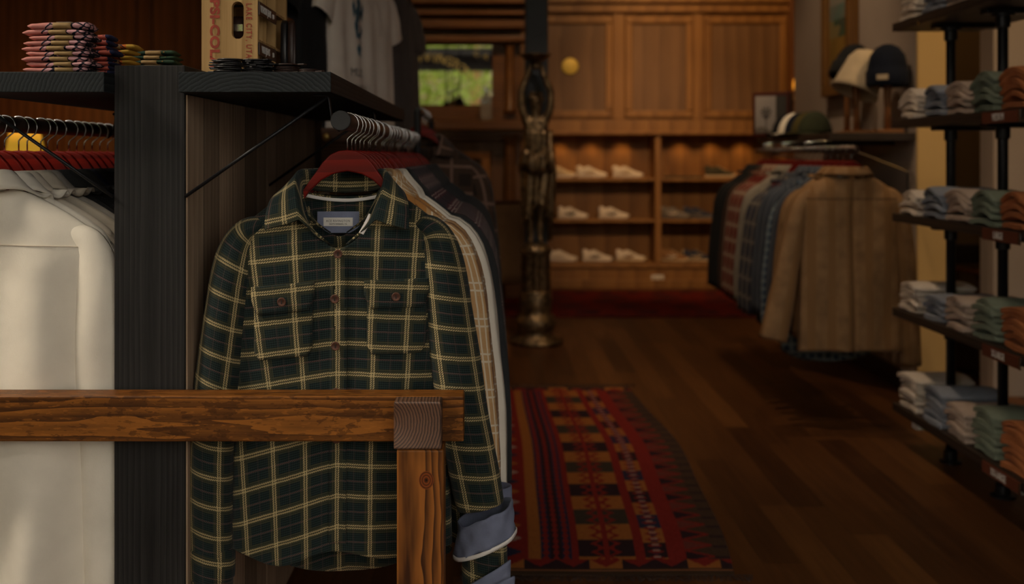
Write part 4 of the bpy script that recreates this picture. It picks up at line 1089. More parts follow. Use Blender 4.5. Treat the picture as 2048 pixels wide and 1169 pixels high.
def bandana(kind, loc, label, group, seed, w=.135, t=.0115):
    r = random.Random(seed); e = empty('folded_bandana', loc, label, 'bandana', group, rz=r.uniform(-.06, .06))
    mb = MB(); R = []; n = 20; ph = r.uniform(0, 6); hw = w/2*r.uniform(.96, 1.05)
    for j in range(25):
        a = j/24; x = -hw+2*hw*a; e1 = min(1, (a/.05)**.5 if a < .05 else 1, ((1-a)/.05)**.5 if a > .95 else 1)
        e1 = max(.35, e1); tw = t/2*(1+.15*sin(11*a+ph)-.25*exp(-((a-.62)/.12)**2)); lift = .0012*sin(5*a+ph)
        R.append([(x+.004*sin(2*pi*k/n+ph)*(.3), -.0+.034*sg(cos(2*pi*k/n), .8)*(.9+.1*e1)*(1-.12*(a < .06)), t/2+lift+tw*e1*sg(sin(2*pi*k/n), .75)*(1+.25*sin(3*2*pi*k/n+ph)*.3)) for k in range(n)])
    mb.rings(R).build('cloth', BM[kind], e, smooth=True)
    # paper band
    mb = MB(); R = []
    x0 = hw*r.uniform(.10, .30)
    for j in range(5):
        x = x0-.016+.034*j/4
        R.append([(x+(.006*(1-abs(2*j/4-1)) if 0 else 0), .0352*sg(cos(2*pi*k/n), .8), t/2+(t/2*.93)*sg(sin(2*pi*k/n), .6)) for k in range(n)])
    b = mb.rings(R, cap=False).build('paper_band', M['kraft'], e, smooth=True, solid=.0006)
    MB().box(x0-.014, x0+.016, -.022, .022, t*.985, t*1.01).build('band_print', M['paper'], b)
    return e
for kind, xx, yy, n, ww, lab in (('pink', -.838, 1.948, 9, .124, 'pink bandana with black leaf print'), ('coral', -.825, 2.032, 8, .120, 'coral and navy bandana'), ('yellow', -.812, 2.115, 7, .118, 'yellow and orange bandana'), ('green', -.765, 2.235, 7, .125, 'dark green floral bandana')):
    T = .0103
    for k in range(n):
        pos = 'topmost' if k == n-1 else 'bottom one' if k == 0 else ORD[n-1-k]+' from the top'
        top_ = kind == 'pink' and k == n-1
        bandana(kind, (xx+random.uniform(-.007, .007), yy, ST+k*T+.0002), f"{lab}, {pos} of the {kind} stack", f"{kind} bandanas", len(kind)*31+k*13, ww*(1, .97, 1.03, .96, 1.02)[k % 5], T*1.1 if not top_ else .0155)
# leather coasters
M['leather'] = plain('black_leather', (.018, .017, .018), .38, 0, .5, .2, bump=.3); M['leather_brown'] = plain('brown_black_leather', (.05, .025, .018), .45, 0, .5, .3, bump=.3)
for si, (x0, y0, n, r0, mt, lab) in enumerate(((-.515, 1.955, 8, .026, 'leather', 'leftmost'), (-.463, 1.975, 8, .031, 'leather', 'second'), (-.408, 1.99, 6, .027, 'leather_brown', 'third'), (-.358, 1.97, 3, .018, 'leather_brown', 'rightmost'))):
    for k in range(n):
        pos = 'topmost' if k == n-1 else 'bottom one' if k == 0 else ORD[n-1-k]+' from the top'
        o = MB().lathe([(.0005, 0), (r0, 0), (r0+.0006, .0013), (r0, .0026), (.0005, .0026)], 28).box(-r0-.014, -r0+.004, -.006, .006, 0, .0024).build('leather_coaster', M[mt], None, smooth=False, bevel=.0004)
        o.location = (x0+random.uniform(-.005, .005), y0+random.uniform(-.004, .004), ST+.0003+k*.0037); o.rotation_euler = (0, random.uniform(-.02, .02), random.uniform(-.5, .5) if si < 1 else random.uniform(1, 5))
        tag(o, f"round {'black' if mt == 'leather' else 'dark brown'} leather coaster, {pos} of the {lab} stack", 'coaster', f'{lab} stack of leather coasters')
# wooden soda crate on its end
M['crate'] = wood('old_pine_crate', (.30, .17, .06), (.52, .33, .14), 'Z', (.1, .1, .1), 10, 3, .7, .3, .2)
M['crate_red'] = plain('faded_red_stencil', (.36, .055, .03), .8, var=.2, scale=60)
cr = empty('soda_crate', (-.552, 2.10, ST), 'old pine soda crate with red lettering standing on end, belts inside', 'crate')
W_, H_, D_ = .118, .305, .30
# front board with a hand hole
hw, hh, hr, zc_ = .0125, .038, .0125, .125
def stad(n=10):
    P = []
    for k in range(n+1): a = pi*k/n; P.append((.017+hr*cos(a), zc_+hh-.011+hr*sin(a)))
    for k in range(n+1): a = pi+pi*k/n; P.append((.017+hr*cos(a), zc_-hh+.011+hr*sin(a)))
    return P
inner = stad(); N_ = len(inner); outer = []
for (x, z) in inner:
    a = atan2(z-zc_, x-.017); dx_, dz_ = cos(a), sin(a)
    tx = ((W_/2 if dx_ > 0 else -W_/2)-.017)/dx_ if abs(dx_) > 1e-6 else 9; tz = ((H_ if dz_ > 0 else 0)-zc_)/dz_ if abs(dz_) > 1e-6 else 9
    q = min(tx, tz); outer.append((.017+dx_*q, zc_+dz_*q))
fb = MB()
for y in (0, .013): pass
vsf = [(x, 0, z) for x, z in inner]+[(x, 0, z) for x, z in outer]+[(x, .013, z) for x, z in inner]+[(x, .013, z) for x, z in outer]
fsf = []
for i in range(N_):
    j = (i+1) % N_
    fsf += [(i, j, j+N_, i+N_), (i+2*N_, i+3*N_, j+3*N_, j+2*N_), (i, i+2*N_, j+2*N_, j)]
fb.add(vsf, fsf); 
cor = [(W_/2, 0), (W_/2, H_), (-W_/2, H_), (-W_/2, 0)]
for (x, z) in cor:
    # fill the corner triangles
    best = sorted(range(N_), key=lambda i: (outer[i][0]-x)**2+(outer[i][1]-z)**2)
    k1 = [i for i in range(N_) if abs(outer[i][0]-x) < 1e-6]; k2 = [i for i in range(N_) if abs(outer[i][1]-z) < 1e-6]
    p1 = min(k1, key=lambda i: abs(outer[i][1]-z)); p2 = min(k2, key=lambda i: abs(outer[i][0]-x))
    for y in (0, .013): fb.add([(x, y, z), (outer[p1][0], y, outer[p1][1]), (outer[p2][0], y, outer[p2][1])], [(0, 1, 2)])
front = fb.build('end_board', M['crate'], cr)
MB().box(-W_/2, W_/2, D_-.013, D_, 0, H_).build('end_board', M['crate'], cr, bevel=.001)
MB().box(-W_/2+.007, W_/2, .0132, D_-.0132, 0, .009).build('side_board', M['crate'], cr, bevel=.001)
MB().box(-W_/2+.007, W_/2, .0132, D_-.0132, H_-.009, H_).build('side_board', M['crate'], cr, bevel=.001)
for k in range(6): MB().box(-W_/2, -W_/2+.0065, 0.0135, D_-.0135, .010+k*.048, .053+k*.048).build('slat', M['crate'], cr, bevel=.001)
for z in (.082, .164, .235): MB().box(-W_/2+.007, W_/2-.004, .0135, D_-.0135, z, z+.006).build('divider', M['crate'], cr)
for y in (.105, .2): MB().box(-W_/2+.007, W_/2-.006, y, y+.006, .0095, H_-.0095).build('divider', M['crate'], cr)
text_obj('lettering', 'PEPSI-COLA', .0265, M['crate_red'], (-.032, -.0006, .115), (pi/2, pi/2, 0), front, .0003, fit=.180, bold=.0012, spacing=1.05)
text_obj('lettering', 'SALT LAKE CITY, UTAH', .0172, M['crate_red'], (.040, -.0006, .118), (pi/2, pi/2, 0), front, .0003, fit=.166, spacing=1.25, bold=.0002)
for z, s1, s2 in ((.137, 'WITHOUT JEANS', '$50'), (.052, 'WITH JEANS', '$30')):
    tg = MB().box(W_/2+.0005, W_/2+.0035, .002, .165, z, z+.028).build('leather_tag', M['leather_brown'], cr, bevel=.0008)
    text_obj('lettering', s1, .021, M['label_white'], (W_/2+.0039, .060, z+.0135), (pi/2, 0, pi/2), tg, .0003, fit=.100 if z > .1 else .078, bold=.0003)
    text_obj('lettering', s2, .014, M['label_white'], (W_/2+.0039, .132, z+.0125), (pi/2, 0, pi/2), tg, .0003, sx=.8, bold=.0003)
BL = [(.035, .06, .085, .028, 'leather_brown', 'brown'), (.035, .06, .160, .03, 'leather', 'black'), (.03, .15, .085, .03, 'leather', 'black'), (.03, .15, .160, .026, 'leather_brown', 'brown')]
for i, (bx, by, bz, br, mt, cn) in enumerate(BL):
    b = empty('rolled_belt', (-.552+.006, 2.10+by, ST+bz+br), f"{cn} rolled leather belt in the crate, {'front' if by < .1 else 'rear'} {'lower' if bz < .1 else 'upper'} compartment", 'belt', 'belts in the crate')
    mb = MB(); P = []
    for k in range(90):
        a = k/89*5*2*pi; rr = br*(.35+.63*k/89); P.append((0, rr*sin(a), rr*cos(a)))
    R = [[(-.016, p[1], p[2]), (.016, p[1], p[2])] for p in P]
    mb.rings(R, closed=False, cap=False).build('strap', M[mt], b, smooth=True, solid=.002)
    MB().box(-.015, .015, -br-.004, -br-.001, -.008, .008).build('buckle', M['steel'], b, bevel=.001)
for k, (dx, mt, cn) in enumerate(((.008, 'leather', 'black'), (.024, 'leather_brown', 'dark brown'))):
    b = empty('hanging_belt', (-.552+W_/2+dx, 2.10+.235, ST+.015), f"{cn} leather belt looped over the open side of the crate", 'belt', 'looped belts')
    MB().tube([(0, -.012, 0), (0, -.014, .06), (0, -.012, .13), (0, .0, .14), (0, .012, .13), (0, .014, .06), (0, .012, 0), (0, 0, -.006), (0, -.012, 0)], .002, 8, ry=.007, up=(1, 0, 0)).build('strap', M[mt], b, smooth=True)
    MB().box(-.006, .006, -.02, .02, -.008, -.004).build('buckle', M['brass'], b, bevel=.001)

# ================================================================= hanging tees behind the unit
TRX, TRZ = -.52, 2.22
rr_ = empty('garment_rail', (-.45, 4.4, 0), 'black ceiling-hung garment rail holding t-shirts behind the display unit', 'garment rail')
MB().tube([(-.245, -.45, 2.252), (.0, .62, 2.252)], .014, 14).build('top_bar', M['black_metal'], rr_)
for (xx, yy) in ((-.243, -.44), (-.002, .61)):
    MB().tube([(xx, yy, 2.255), (xx, yy, 4.299)], .010, 14).build('drop_rod', M['black_metal'], rr_)
M['tee_white'] = fabric('off_white_jersey', (.74, .65, .57), var=.05); M['tee_char'] = fabric('washed_charcoal_jersey', (.065, .055, .052)); M['teal'] = plain('faded_teal_print', (.05, .12, .17), .8)
HT = None
def tee(loc, mat, label, rz, seed):
    global HT
    if HT is None: HT = make_hanger('dark red wooden hanger for the black t-shirt on the garment rail', 'hangers on the garment rail', (loc[0], loc[1], loc[2]+.056)); h = HT
    else: h = dup(HT); h.location = (loc[0], loc[1], loc[2]+.056); tag(h, ('dark red hanger for the '+label.split(',')[0]) if ',' in label else 'dark red hanger for the rearmost charcoal t-shirt', 'hanger', 'hangers on the garment rail')
    h.rotation_euler = (0, 0, rz)
    e = empty('hanging_tshirt', loc, label, 't-shirt', 't-shirts on the garment rail', rz=rz)
    T = Shirt(w=.235, d=.035, L=.74, seed=seed, fold=.010, fk=1.8, vdrop=.06, scoop=0, wh=.245, ny=.05)
    T.body('body', mat, e, 90, 60)
    for sd in (-1, 1): T.sleeve(sd, mat, e, path=[(.14, 0, -.088), (.20, 0, -.115), (.262, 0, -.19), (.305, 0, -.285)], rx=[.02, .05, .075, .078], ry=[.02, .028, .034, .034], n=22, m=18, seed=seed)
    return e, T
RZT = radians(77)
tee((-.69, 4.00, 2.15), M['black_cloth'], 'black t-shirt, leftmost on the garment rail behind the unit', RZT, 3)
tw, TW = tee((-.60, 4.20, 2.15), M['tee_white'], 'off-white t-shirt with teal illustration and lettering, behind the unit', RZT, 5)
tee((-.54, 4.48, 2.15), M['tee_white'], 'off-white t-shirt with small print, right of the illustrated one', RZT, 6)
tee((-.478, 4.83, 2.15), M['tee_char'], 'washed charcoal t-shirt, rightmost on the garment rail', RZT, 8)
tee((-.455, 4.97, 2.15), M['tee_char'], 'washed charcoal t-shirt behind the rightmost t-shirt on the garment rail', RZT, 9)
# print: leaf and bird shapes following the cloth
random.seed(4)
pm_ = MB()
def onfront(T, x, z, off=.004): return T.front(x, z, off)[0]
blobs = [(.0, -.20, .03, .035), (-.03, -.24, .02, .03), (.03, -.235, .022, .02), (-.045, -.30, .012, .04), (-.02, -.33, .03, .012), (.02, -.36, .018, .03), (.045, -.31, .02, .03), (-.06, -.22, .01, .03), (.06, -.22, .012, .035), (.01, -.41, .035, .01), (-.035, -.39, .012, .022), (.05, -.38, .012, .02)]
for (cx_, cz_, rx_, rz_) in blobs:
    ring = [onfront(TW, cx_+rx_*(1+.25*sin(3*t_))*cos(t_), cz_+rz_*(1+.2*cos(4*t_))*sin(t_)) for t_ in [2*pi*k/16 for k in range(16)]]
    c_ = onfront(TW, cx_, cz_); pm_.add([c_]+ring, [(0, k+1, (k+1) % 16+1) for k in range(16)])
pm_.build('shirt_print', M['teal'], tw)
def cloth_text(T, e, s, size, x, z, sx=1):
    t_ = text_obj('lettering', s, size, M['ink'], (0, 0, 0), (0, 0, 0), e, 0, sx=1)
    for v in t_.data.vertices:
        v.co = onfront(T, x+v.co.x*sx, z+v.co.y, .004)
cloth_text(TW, tw, 'MUSIC', .05, -.015, -.485); cloth_text(TW, tw, 'BARBARA, CA', .03, -.005, -.545); cloth_text(TW, tw, 'EST. 2011', .026, -.005, -.595)

# dark patterned jackets beyond the right rail
gr2 = empty('garment_rail', (-.30, 4.35, 0), 'low dark rail with dark patterned jackets beyond the right rail', 'garment rail')
MB().tube([(0, -.35, 1.50), (0, .55, 1.50)], .014, 14).build('top_bar', M['black_metal'], gr2)
for yy in (-.35, .55):
    MB().tube([(0, yy, .02), (0, yy, 1.50)], .014, 14).build('upright', M['black_metal'], gr2); MB().box(-.2, .2, yy-.02, yy+.02, 0, .03).build('foot', M['black_metal'], gr2)
M['brown_pat'] = plaid('dark_brown_pattern', (.04, .028, .022), (.02, .013, .01), (.10, .055, .035), (.2, .12, .09), pu=.11, pv=.11, lw=.012, lo=.0, bw=.03, weave=.006, twill=False)
for k in range(4):
    hh_ = dup(HT); hh_.location = (-.30, 4.15+.12*k, 1.50-.0545); hh_.rotation_euler = (0, 0, 0); tag(hh_, f"wooden hanger of a dark patterned jacket, {ORD[k]} on the low dark rail", 'hanger', 'hangers on the low dark rail')
    simple_shirt(M['brown_pat'] if k % 2 == 0 else M['brown_cloth'], f"dark brown {'patterned ' if k % 2 == 0 else ''}jacket, {ORD[k]} on the low rail beyond the hanging shirts", 'jackets on the low dark rail', (-.30, 4.155+.12*k, 1.385), seed=140+k, w=.24, d=.045, L=.80)
# walnut cabinet
cb_ = empty('wooden_cabinet', (-.50, 4.0, 0), 'walnut drawer cabinet with a brass knob behind the plank panel', 'cabinet')
cb_.location = (-.47, 3.72, 0)
MB().box(-.24, .10, .012, .20, 0, 1.425).build('body', M['walnut'], cb_, bevel=.003)
for k in range(6):
    d_ = MB().box(-.235, .095, 0, .0115, 1.245-k*.19+.005, 1.42-k*.19).build('drawer', M['walnut'], cb_, bevel=.003)
    MB().lathe([(.001, 0), (.006, 0), (.006, .012), (.014, .016), (.016, .022), (.010, .028), (.001, .030)], 18).build('knob', M['brass'], d_, smooth=True)
    kn = d_.children[0]; kn.rotation_euler = (pi/2, 0, 0); kn.location = (-.195+.05, 0, 1.345-k*.19+.045)

# ================================================================= kilim runner
RX0, RX1, RY0, RY1 = -.10, .815, 3.14, 5.72
RED, ORG, DRK, BRN, NAV, WHT = (.23, .023, .018), (.36, .125, .03), (.035, .018, .022), (.07, .04, .025), (.03, .03, .06), (.38, .26, .22)
def kilim(a, b):
    X = RX0+(RX1-RX0)*a; Y = RY0+(RY1-RY0)*b; v = Y-RY0
    e = min(v, RY1-Y)
    if e < .05: return (.06, .035, .02) if not (.030 < e < .036) else (.4, .15, .07)
    h = random.uniform(.85, 1.1)
    def c(k): return tuple(q*h for q in k)
    if e < .12:
        z = (X*9) % 1; return c(RED if abs(z-.5)*.12+.055 < e-.005 else (ORG if int(X*9) % 3 == 0 else DRK))
    def tri(t): t %= 1; return 1-abs(2*t-1)
    if X > .76: return c(BRN if tri(v/.09) < .8 else DRK)
    if X > .645:
        t = (X-.645)/.115; zz = tri(v/.095)
        if t < .18: return c(RED)
        d = abs(zz-(t-.18)/.82)
        if abs(zz-(t-.18)/.82*1.0) < .16: return c(RED)
        return c((.16, .04, .03) if zz > t and (v/.095) % 2 < 1 else (BRN if zz < t else DRK))
    if X > .605 or .49 < X < .525: return c(RED)
    if X >= .525:
        t = (X-.525)/.08; k = int(v/.13)
        bx = (X*50) % 2; by = (v*42) % 2
        if abs((X-.565)/.012+0) < 1 and ((v*38) % 1 < .45): return c(WHT if int(v*38) % 2 else NAV)
        if abs(X-.565) < .028 and tri(v/.052) > abs(X-.565)/.028: return c(RED)
        return c(ORG if k % 2 == 0 else (DRK if k % 4 == 1 else NAV))
    if X > .30:
        t = abs(X-.395)/.095; k = int(v/.145); s_ = (v/.145) % 1
        if t < .10: return c(RED)
        zz = tri(s_*2)
        if t < .16+.42*zz and t > .05+.30*zz: return c(RED)
        if t < .3 and abs(s_-.5) < .08: return c(RED)
        return c(ORG if k % 2 == 0 else (DRK if k % 4 == 1 else (.055, .042, .03)))
    if X > .275: return c(RED)
    if X > .17:
        zz = tri(v/.05); t = (X-.17)/.105
        cols = [(.30, NAV), (.5, RED), (.62, DRK), (.8, RED)]
        q = (t*3) % 1
        return c(RED if abs(q-.5) < .12+.22*zz else (NAV if int(t*3) != 1 else DRK))
    if X > .125: return c(ORG)
    if X > .035:
        zz = tri(v/.12); return c(RED if (X-.035)/.09 > zz*.8 else (ORG if int(v/.12) % 3 == 0 else NAV if int(v/.12) % 3 == 1 else WHT))
    return c(RED if int(v/.2) % 2 else BRN)
g = NG('woven_kilim_wool'); at = g.n('ShaderNodeAttribute', attribute_name='pattern'); g.bump(g.noise(g.obj(scale=(1, 3, 1)), 160, 2), .6, .003); M['kilim'] = g.done(at.outputs['Color'], .95, 0, .1)
kl = empty('kilim_rug', ((RX0+RX1)/2, (RY0+RY1)/2, 0), 'long red, orange and black kilim runner on the floor', 'rug')
random.seed(2)
bow = lambda b: .055*sin(pi*b)*1.0-.03*b
cmesh('woven_field', 190, 430, lambda a, b: ((a-.5)*(RX1-RX0)+(a*(.085*sin(2.0*b*pi*.5)-.055)+.008*sin(14*b)*a), (b-.5)*(RY1-RY0), .004+.001*sin(9*a+5*b)), kilim, M['kilim'], kl, smooth=True, solid=.0035)
fr_ = MB()
for k in range(150):
    x = (k/149-.5)*(RX1-RX0)+(.0 if k < 2 else 0)
    for (y0, s_) in ((-(RY1-RY0)/2, -1), ((RY1-RY0)/2, 1)):
        fr_.tube([(x, y0, .004), (x+random.uniform(-.006, .006), y0+s_*.02, .003), (x+random.uniform(-.012, .012), y0+s_*random.uniform(.03, .05), .002)], .0016, 4)
tag(fr_.build('fringe', plain('dark_wool_fringe', (.07, .04, .03), .95), kl), kind='stuff')
# second rug at the back
rg = empty('patterned_rug', (1.1, 8.95, 0), 'dark red patterned rug before the sneaker alcove', 'rug')
random.seed(6)
def rug2(a, b):
    h = random.uniform(.8, 1.15); e = min(a*2.4, (1-a)*2.4, b*1.6, (1-b)*1.6)
    if e < .06: k = (.09, .012, .008)
    elif e < .2: k = (.05, .015, .02) if sin(a*60)*sin(b*40) > .2 else (.16, .02, .012)
    else: k = (.17, .018, .010) if sin(a*30+3*sin(b*9))*sin(b*26) > -.3 else (.07, .02, .02)
    return tuple(q*h for q in k)
cmesh('woven_field', 120, 80, lambda a, b: ((a-.5)*2.4, (b-.5)*1.6, .006), rug2, M['kilim'], rg, solid=.005)

# ================================================================= bronze figure lamp
M['bronze'] = plain('dark_bronze', (.20, .13, .065), .33, .8, .5, .6, 30, .6, 60, .01)
sx_, sy_ = .305, 7.05
bf = empty('bronze_statue', (sx_, sy_, 0), 'dark bronze statue of a robed woman lifting a scalloped bowl', 'statue')
fl = lambda z, u: .05*cos(2*pi*u*12)
ped = MB()
ped.lathe([(.19, 0), (.195, .02), (.18, .045), (.12, .06), (.125, .09), (.14, .12), (.145, .16), (.125, .2), (.105, .215), (.115, .24), (.118, .30), (.112, .36), (.105, .375)], 40)
ped.lathe([(.095, .375), (.098, .39), (.094, .62), (.098, .63)], 48, flute=lambda z, u: .07*(1 if cos(2*pi*u*8) > .2 else -.6))
ped.lathe([(.105, .63), (.115, .645), (.112, .665), (.095, .68), (.085, .70), (.001, .705)], 40)
ped.build('pedestal', M['bronze'], bf, smooth=True)
def skin(name, verts, edges, radii, mat, parent, root=0, sub=2):
    me = bpy.data.meshes.new(name); me.from_pydata(verts, edges, []); me.materials.append(mat)
    o = bpy.data.objects.new(name, me); COL.objects.link(o); o.parent = parent
    o.modifiers.new('skin', 'SKIN'); ly = me.skin_vertices[0].data
    for i, r in enumerate(radii): ly[i].radius = (r, r) if not isinstance(r, tuple) else r
    ly[root].use_root = True
    m = o.modifiers.new('sub', 'SUBSURF'); m.levels = sub; m.render_levels = sub
    o.modifiers['skin'].use_smooth_shade = True
    return o
hz = .705
V = [(0, 0, 1.28), (0, 0, 1.36), (-.005, 0, 1.46), (0, -.005, 1.555), (0, 0, 1.60), (0, -.008, 1.645), (0, -.012, 1.70), (0, -.008, 1.74),
     (-.065, 0, 1.56), (-.10, -.01, 1.66), (-.105, .0, 1.77), (-.065, .0, 1.87), (-.035, .0, 1.955), (-.028, 0, 1.975),
     (.065, 0, 1.56), (.105, -.01, 1.66), (.105, .0, 1.78), (.062, .0, 1.88), (.035, .0, 1.955), (.028, 0, 1.975),
     (-.045, 0, 1.22), (-.045, -.02, 1.0), (-.035, .005, .82), (-.035, .0, .735), (-.038, -.05, .72),
     (.045, 0, 1.22), (.04, .0, 1.0), (.03, .01, .82), (.03, .005, .735), (.033, -.045, .72)]
E = [(0, 1), (1, 2), (2, 3), (3, 4), (4, 5), (5, 6), (6, 7), (3, 8), (8, 9), (9, 10), (10, 11), (11, 12), (12, 13), (3, 14), (14, 15), (15, 16), (16, 17), (17, 18), (18, 19), (0, 20), (20, 21), (21, 22), (22, 23), (23, 24), (0, 25), (25, 26), (26, 27), (27, 28), (28, 29)]
Rr = [(.085, .06), (.066, .05), (.075, .055), (.07, .05), .026, .040, .046, .028, .036, .029, .026, .021, .018, .014, .036, .029, .026, .021, .018, .014, .06, .045, .028, .02, .017, .06, .045, .028, .02, .017]
skin('figure', V, E, Rr, M['bronze'], bf)
# face: nose, brow
MB().tube([(0, -.052, 1.705), (0, -.064, 1.685), (0, -.055, 1.678)], [.005, .008, .006], 8).box(-.012, .012, -.055, -.045, 1.664, 1.668).build('face', M['bronze'], bf, smooth=True)
hb = MB()
for k in range(34):
    a = random.uniform(0, 2*pi); z = random.uniform(1.70, 1.765); r_ = .046*cos((z-1.70)/.09)
    if sin(a) < -.5 and z < 1.73: continue
    hb.lathe([(.001, -.012), (.013, -.006), (.013, .006), (.001, .012)], 8, (r_*cos(a), -.008+r_*sin(a), z))
hb.build('curled_hair', M['bronze'], bf, smooth=True)
# draped robe with folds, open over the shins
mb = MB(); R = []; N_ = 72
for j in range(30):
    t_ = j/29; z = 1.50-.60*t_; rx_ = .075+.02*sin(pi*t_*1.0)+.012*t_-.015*exp(-((t_-.25)/.1)**2); ry_ = .062+.02*t_
    R.append([(rx_*(1+.07*sin(9*2*pi*k/N_+4*t_)+.04*sin(17*2*pi*k/N_))*cos(2*pi*k/N_), ry_*(1+.09*sin(9*2*pi*k/N_+4*t_)+.04*sin(15*2*pi*k/N_))*sin(2*pi*k/N_), z-(.10 if False else .0)-.07*sstep((t_-.6)/.4)*sin(2*2*pi*k/N_+1)) for k in range(N_)])
mb.rings(R, cap=False).build('robe', M['bronze'], bf, smooth=True, solid=.006)
mb = MB(); R = []
for j in range(4):
    zz = [1.36, 1.32, 1.27, 1.20][j]; rr2 = [.082, .10, .108, .112][j]
    R.append([(rr2*(1+.06*sin(12*2*pi*k/N_+j*.3))*cos(2*pi*k/N_), (rr2-.015)*(1+.08*sin(12*2*pi*k/N_+j*.3))*sin(2*pi*k/N_), zz-.02*sin(3*2*pi*k/N_)) for k in range(N_)])
mb.rings(R, cap=False).build('overskirt', M['bronze'], bf, smooth=True, solid=.006)
MB().tube([(.10, .03, 1.5), (.115, .045, 1.2), (.108, .05, .95), (.10, .05, .72)], [.02, .035, .03, .02], 12).build('trailing_drape', M['bronze'], bf, smooth=True)
bl = MB(); bl.lathe([(.02, 1.93), (.03, 1.95), (.02, 1.965), (.035, 1.98), (.075, 2.005), (.10, 2.03), (.105, 2.035), (.095, 2.03), (.06, 2.01), (.001, 1.995)], 64, flute=lambda z, u: (.10*abs(sin(2*pi*u*6)) if z > 1.98 else 0))
bl.build('bowl', M['bronze'], bf, smooth=True)

# ================================================================= armchair
M['uphol'] = fabric('tan_upholstery', (.17, .095, .045), weave=300); M['dark_trim'] = plain('dark_mahogany', (.05, .012, .006), .3)
ac = empty('armchair', (-.06, 8.55, 0), 'tan upholstered armchair with dark curved wooden top rail', 'armchair', rz=radians(20))
mb = MB(); R = []
for j in range(9):
    t_ = j/8; z = .26+.66*t_
    R.append([(.40*sin(a)*(1-.18*(1-t_)), -.30*cos(a)*(1-.1*(1-t_))-.06*(1-t_), z-(.14*max(0, abs(a)/1.9-.45) if t_ > .5 else 0)*t_) for a in [(-1.9+3.8*k/32) for k in range(33)]])
bk = mb.rings(R, closed=False, cap=False).build('backrest', M['uphol'], ac, smooth=True, solid=.06)
tp_ = [R[-1][k] for k in range(33)]
MB().tube([(p[0], p[1], p[2]+.01) for p in tp_], .028, 12, ry=.018, up=(0, 0, 1)).build('wooden_top_rail', M['dark_trim'], ac, smooth=True)
MB().box(-.30, .30, -.22, .32, .26, .44).build('seat', M['uphol'], ac, bevel=.04, seg=4)
for (lx, ly) in ((-.26, -.22), (.26, -.22), (-.26, .28), (.26, .28)):
    MB().tube([(lx, ly, .27), (lx*1.02, ly*1.02, .14), (lx*1.06, ly*1.06, 0)], [.026, .018, .012], 10).build('leg', M['dark_trim'], ac, smooth=True)

# ================================================================= sneakers
def sneaker(loc, um, sm, am, label, rz, sc=1.0, group='sneakers in the alcove'):
    e = empty('sneaker', loc, label, 'shoe', group, rz=rz); e.scale = (1.06, 1.0, 1.3)
    L = .29
    def hw(t): return .031+.017*sin(min(1, t*1.15)*pi*.5)*(1 if t < .8 else 1-((t-.8)/.2)**2*.55)-.006*exp(-((t-.42)/.12)**2) if t < .995 else .012
    mb = MB(); R = []
    for j in range(21):
        t = j/20; x = -L/2+L*t; w_ = hw(t)*(1 if t > .03 else .75); lift = .012*max(0, (t-.8)/.2)**2
        R.append([(x, w_*sg(cos(2*pi*k/20), .6), lift+.014+.013*sg(sin(2*pi*k/20), .5)) for k in range(20)])
    mb.rings(R).build('sole', sm, e, smooth=True)
    mb = MB(); R = []
    H = [(0, .085), (.06, .098), (.16, .088), (.25, .078), (.34, .092), (.44, .086), (.6, .066), (.78, .05), (.92, .043), (1, .03)]
    def hh(t):
        for (a, b), (c, d) in zip(H, H[1:]):
            if t <= c: return b+(d-b)*sstep((t-a)/(c-a))
        return H[-1][1]
    for j in range(29):
        t = j/28; x = -L/2+.004+(L-.012)*t; w_ = hw(t)*.93*(1 if .03 < t < .97 else .6); h_ = hh(t)
        R.append([(x, w_*sg(cos(a), .75)*(1-.38*max(0, sin(a))**1.5*(1 if t < .55 else .6)), .018+(h_-.018)*max(0, sin(a))**.8) for a in [pi*k/14 for k in range(15)]])
    mb.rings(R, closed=False, cap=False).build('upper', um, e, smooth=True, solid=.003)
    mb = MB()
    for s_ in (-1, 1):
        mb.tube([(-.07, s_*.041, .045), (-.02, s_*.046, .034), (.03, s_*.045, .052)], .006, 8, ry=.002)
        mb.tube([(-.02, s_*.043, .062), (.0, s_*.046, .034)], .005, 8, ry=.002)
    mb.tube([(-.142, 0, .05), (-.140, 0, .092)], .012, 8, ry=.005)
    mb.build('side_stripe', am, e, smooth=True)
    mb = MB()
    for k in range(5):
        x = -.028+k*.018; z = hh((x+L/2)/L)+.002
        mb.tube([(x, -.020, z-.006), (x+.002, 0, z+.003), (x, .020, z-.006)], .0028, 6)
    mb.build('laces', sm, e, smooth=True)
    return e
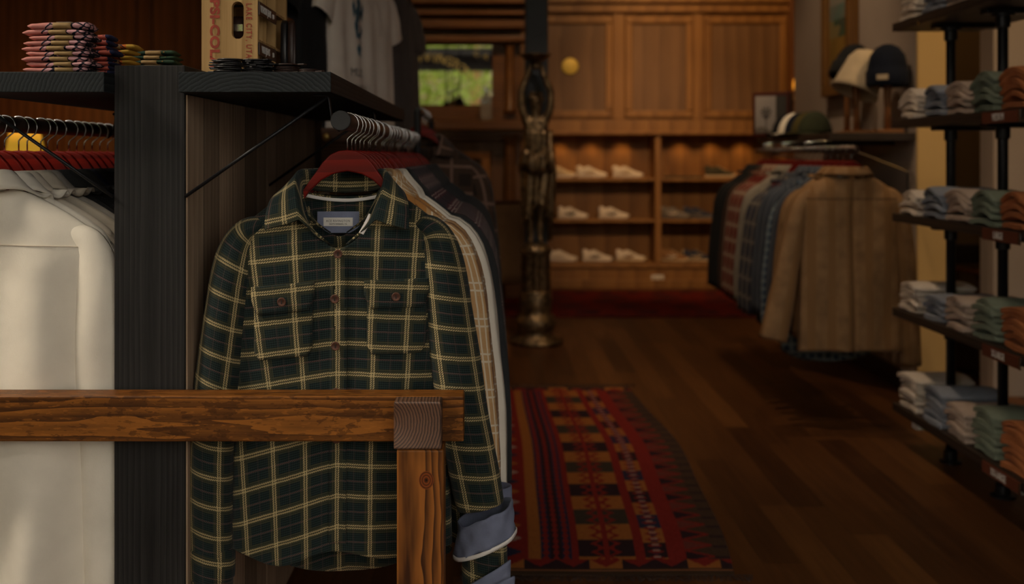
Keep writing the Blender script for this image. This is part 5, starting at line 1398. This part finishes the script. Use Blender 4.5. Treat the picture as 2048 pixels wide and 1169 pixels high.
SM = {'white': fabric('white_leather', (.60, .52, .44)), 'cream': fabric('cream_suede', (.52, .40, .26)), 'grey': fabric('grey_mesh', (.16, .14, .13)), 'dark': fabric('dark_green_suede', (.05, .045, .03)), 'navy': fabric('navy_suede', (.03, .035, .06)), 'brown': fabric('tan_suede', (.25, .13, .06))}
zA, zB, zC = Z9(357), Z9(440), Z9(527)
shoes = [(1122, zA, 'cream', 'white', 'cream', 'cream sneaker beside the statue on the upper left alcove shelf'), (1184, zA, 'white', 'white', 'cream', 'cream white sneaker, middle of the upper left alcove shelf'), (1256, zA, 'white', 'white', 'cream', 'cream white sneaker, right end of the upper left alcove shelf'),
         (1146, zB, 'white', 'white', 'dark', 'white sneaker with dark heel on the middle left alcove shelf'), (1228, zB, 'white', 'white', 'grey', 'white sneaker alone on the right of the middle left alcove shelf'),
         (1125, zC, 'white', 'white', 'white', 'white sneaker nearest the statue on the alcove floor'), (1195, zC, 'white', 'white', 'grey', 'white sneaker, middle of the left alcove floor'), (1262, zC, 'white', 'cream', 'brown', 'white sneaker with tan toe, right end of left alcove floor'),
         (1441, zA, 'dark', 'cream', 'dark', 'dark green sneaker on the upper right alcove shelf'), (1352, zB, 'grey', 'grey', 'white', 'grey sneaker, left on the middle right alcove shelf'), (1398, zB, 'navy', 'grey', 'grey', 'navy and grey sneaker beside the grey one, middle right shelf'),
         (1350, zC, 'brown', 'cream', 'white', 'tan and cream sneaker on the right alcove floor'), (1397, zC, 'navy', 'cream', 'cream', 'navy sneaker with pale sole on the right alcove floor')]
for (x, z, u_, s_, a_, lab) in shoes:
    yy = 10.10; sneaker(((x-985)*yy/F, yy, z+.001), SM[u_], SM[s_], SM[a_], lab, -.12 if x < 1350 or x > 1360 else -.5, 1.0)
for k, x in enumerate((1352, 1382)):
    e = empty('sandal', ((x-985)*10.08/F, 10.10, zA+.001), f"flat dark sandal on the upper right alcove shelf, {'left' if k == 0 else 'right'} one", 'shoe', 'sandals', rz=-.1)
    MB().box(-.12, .12, -.04, .04, 0, .02).build('sole', SM['dark'], e, bevel=.009, seg=3)
    MB().tube([(.02, -.04, .018), (.03, 0, .04), (.02, .04, .018)], .015, 10, ry=.003).build('strap', SM['brown'], e, smooth=True)
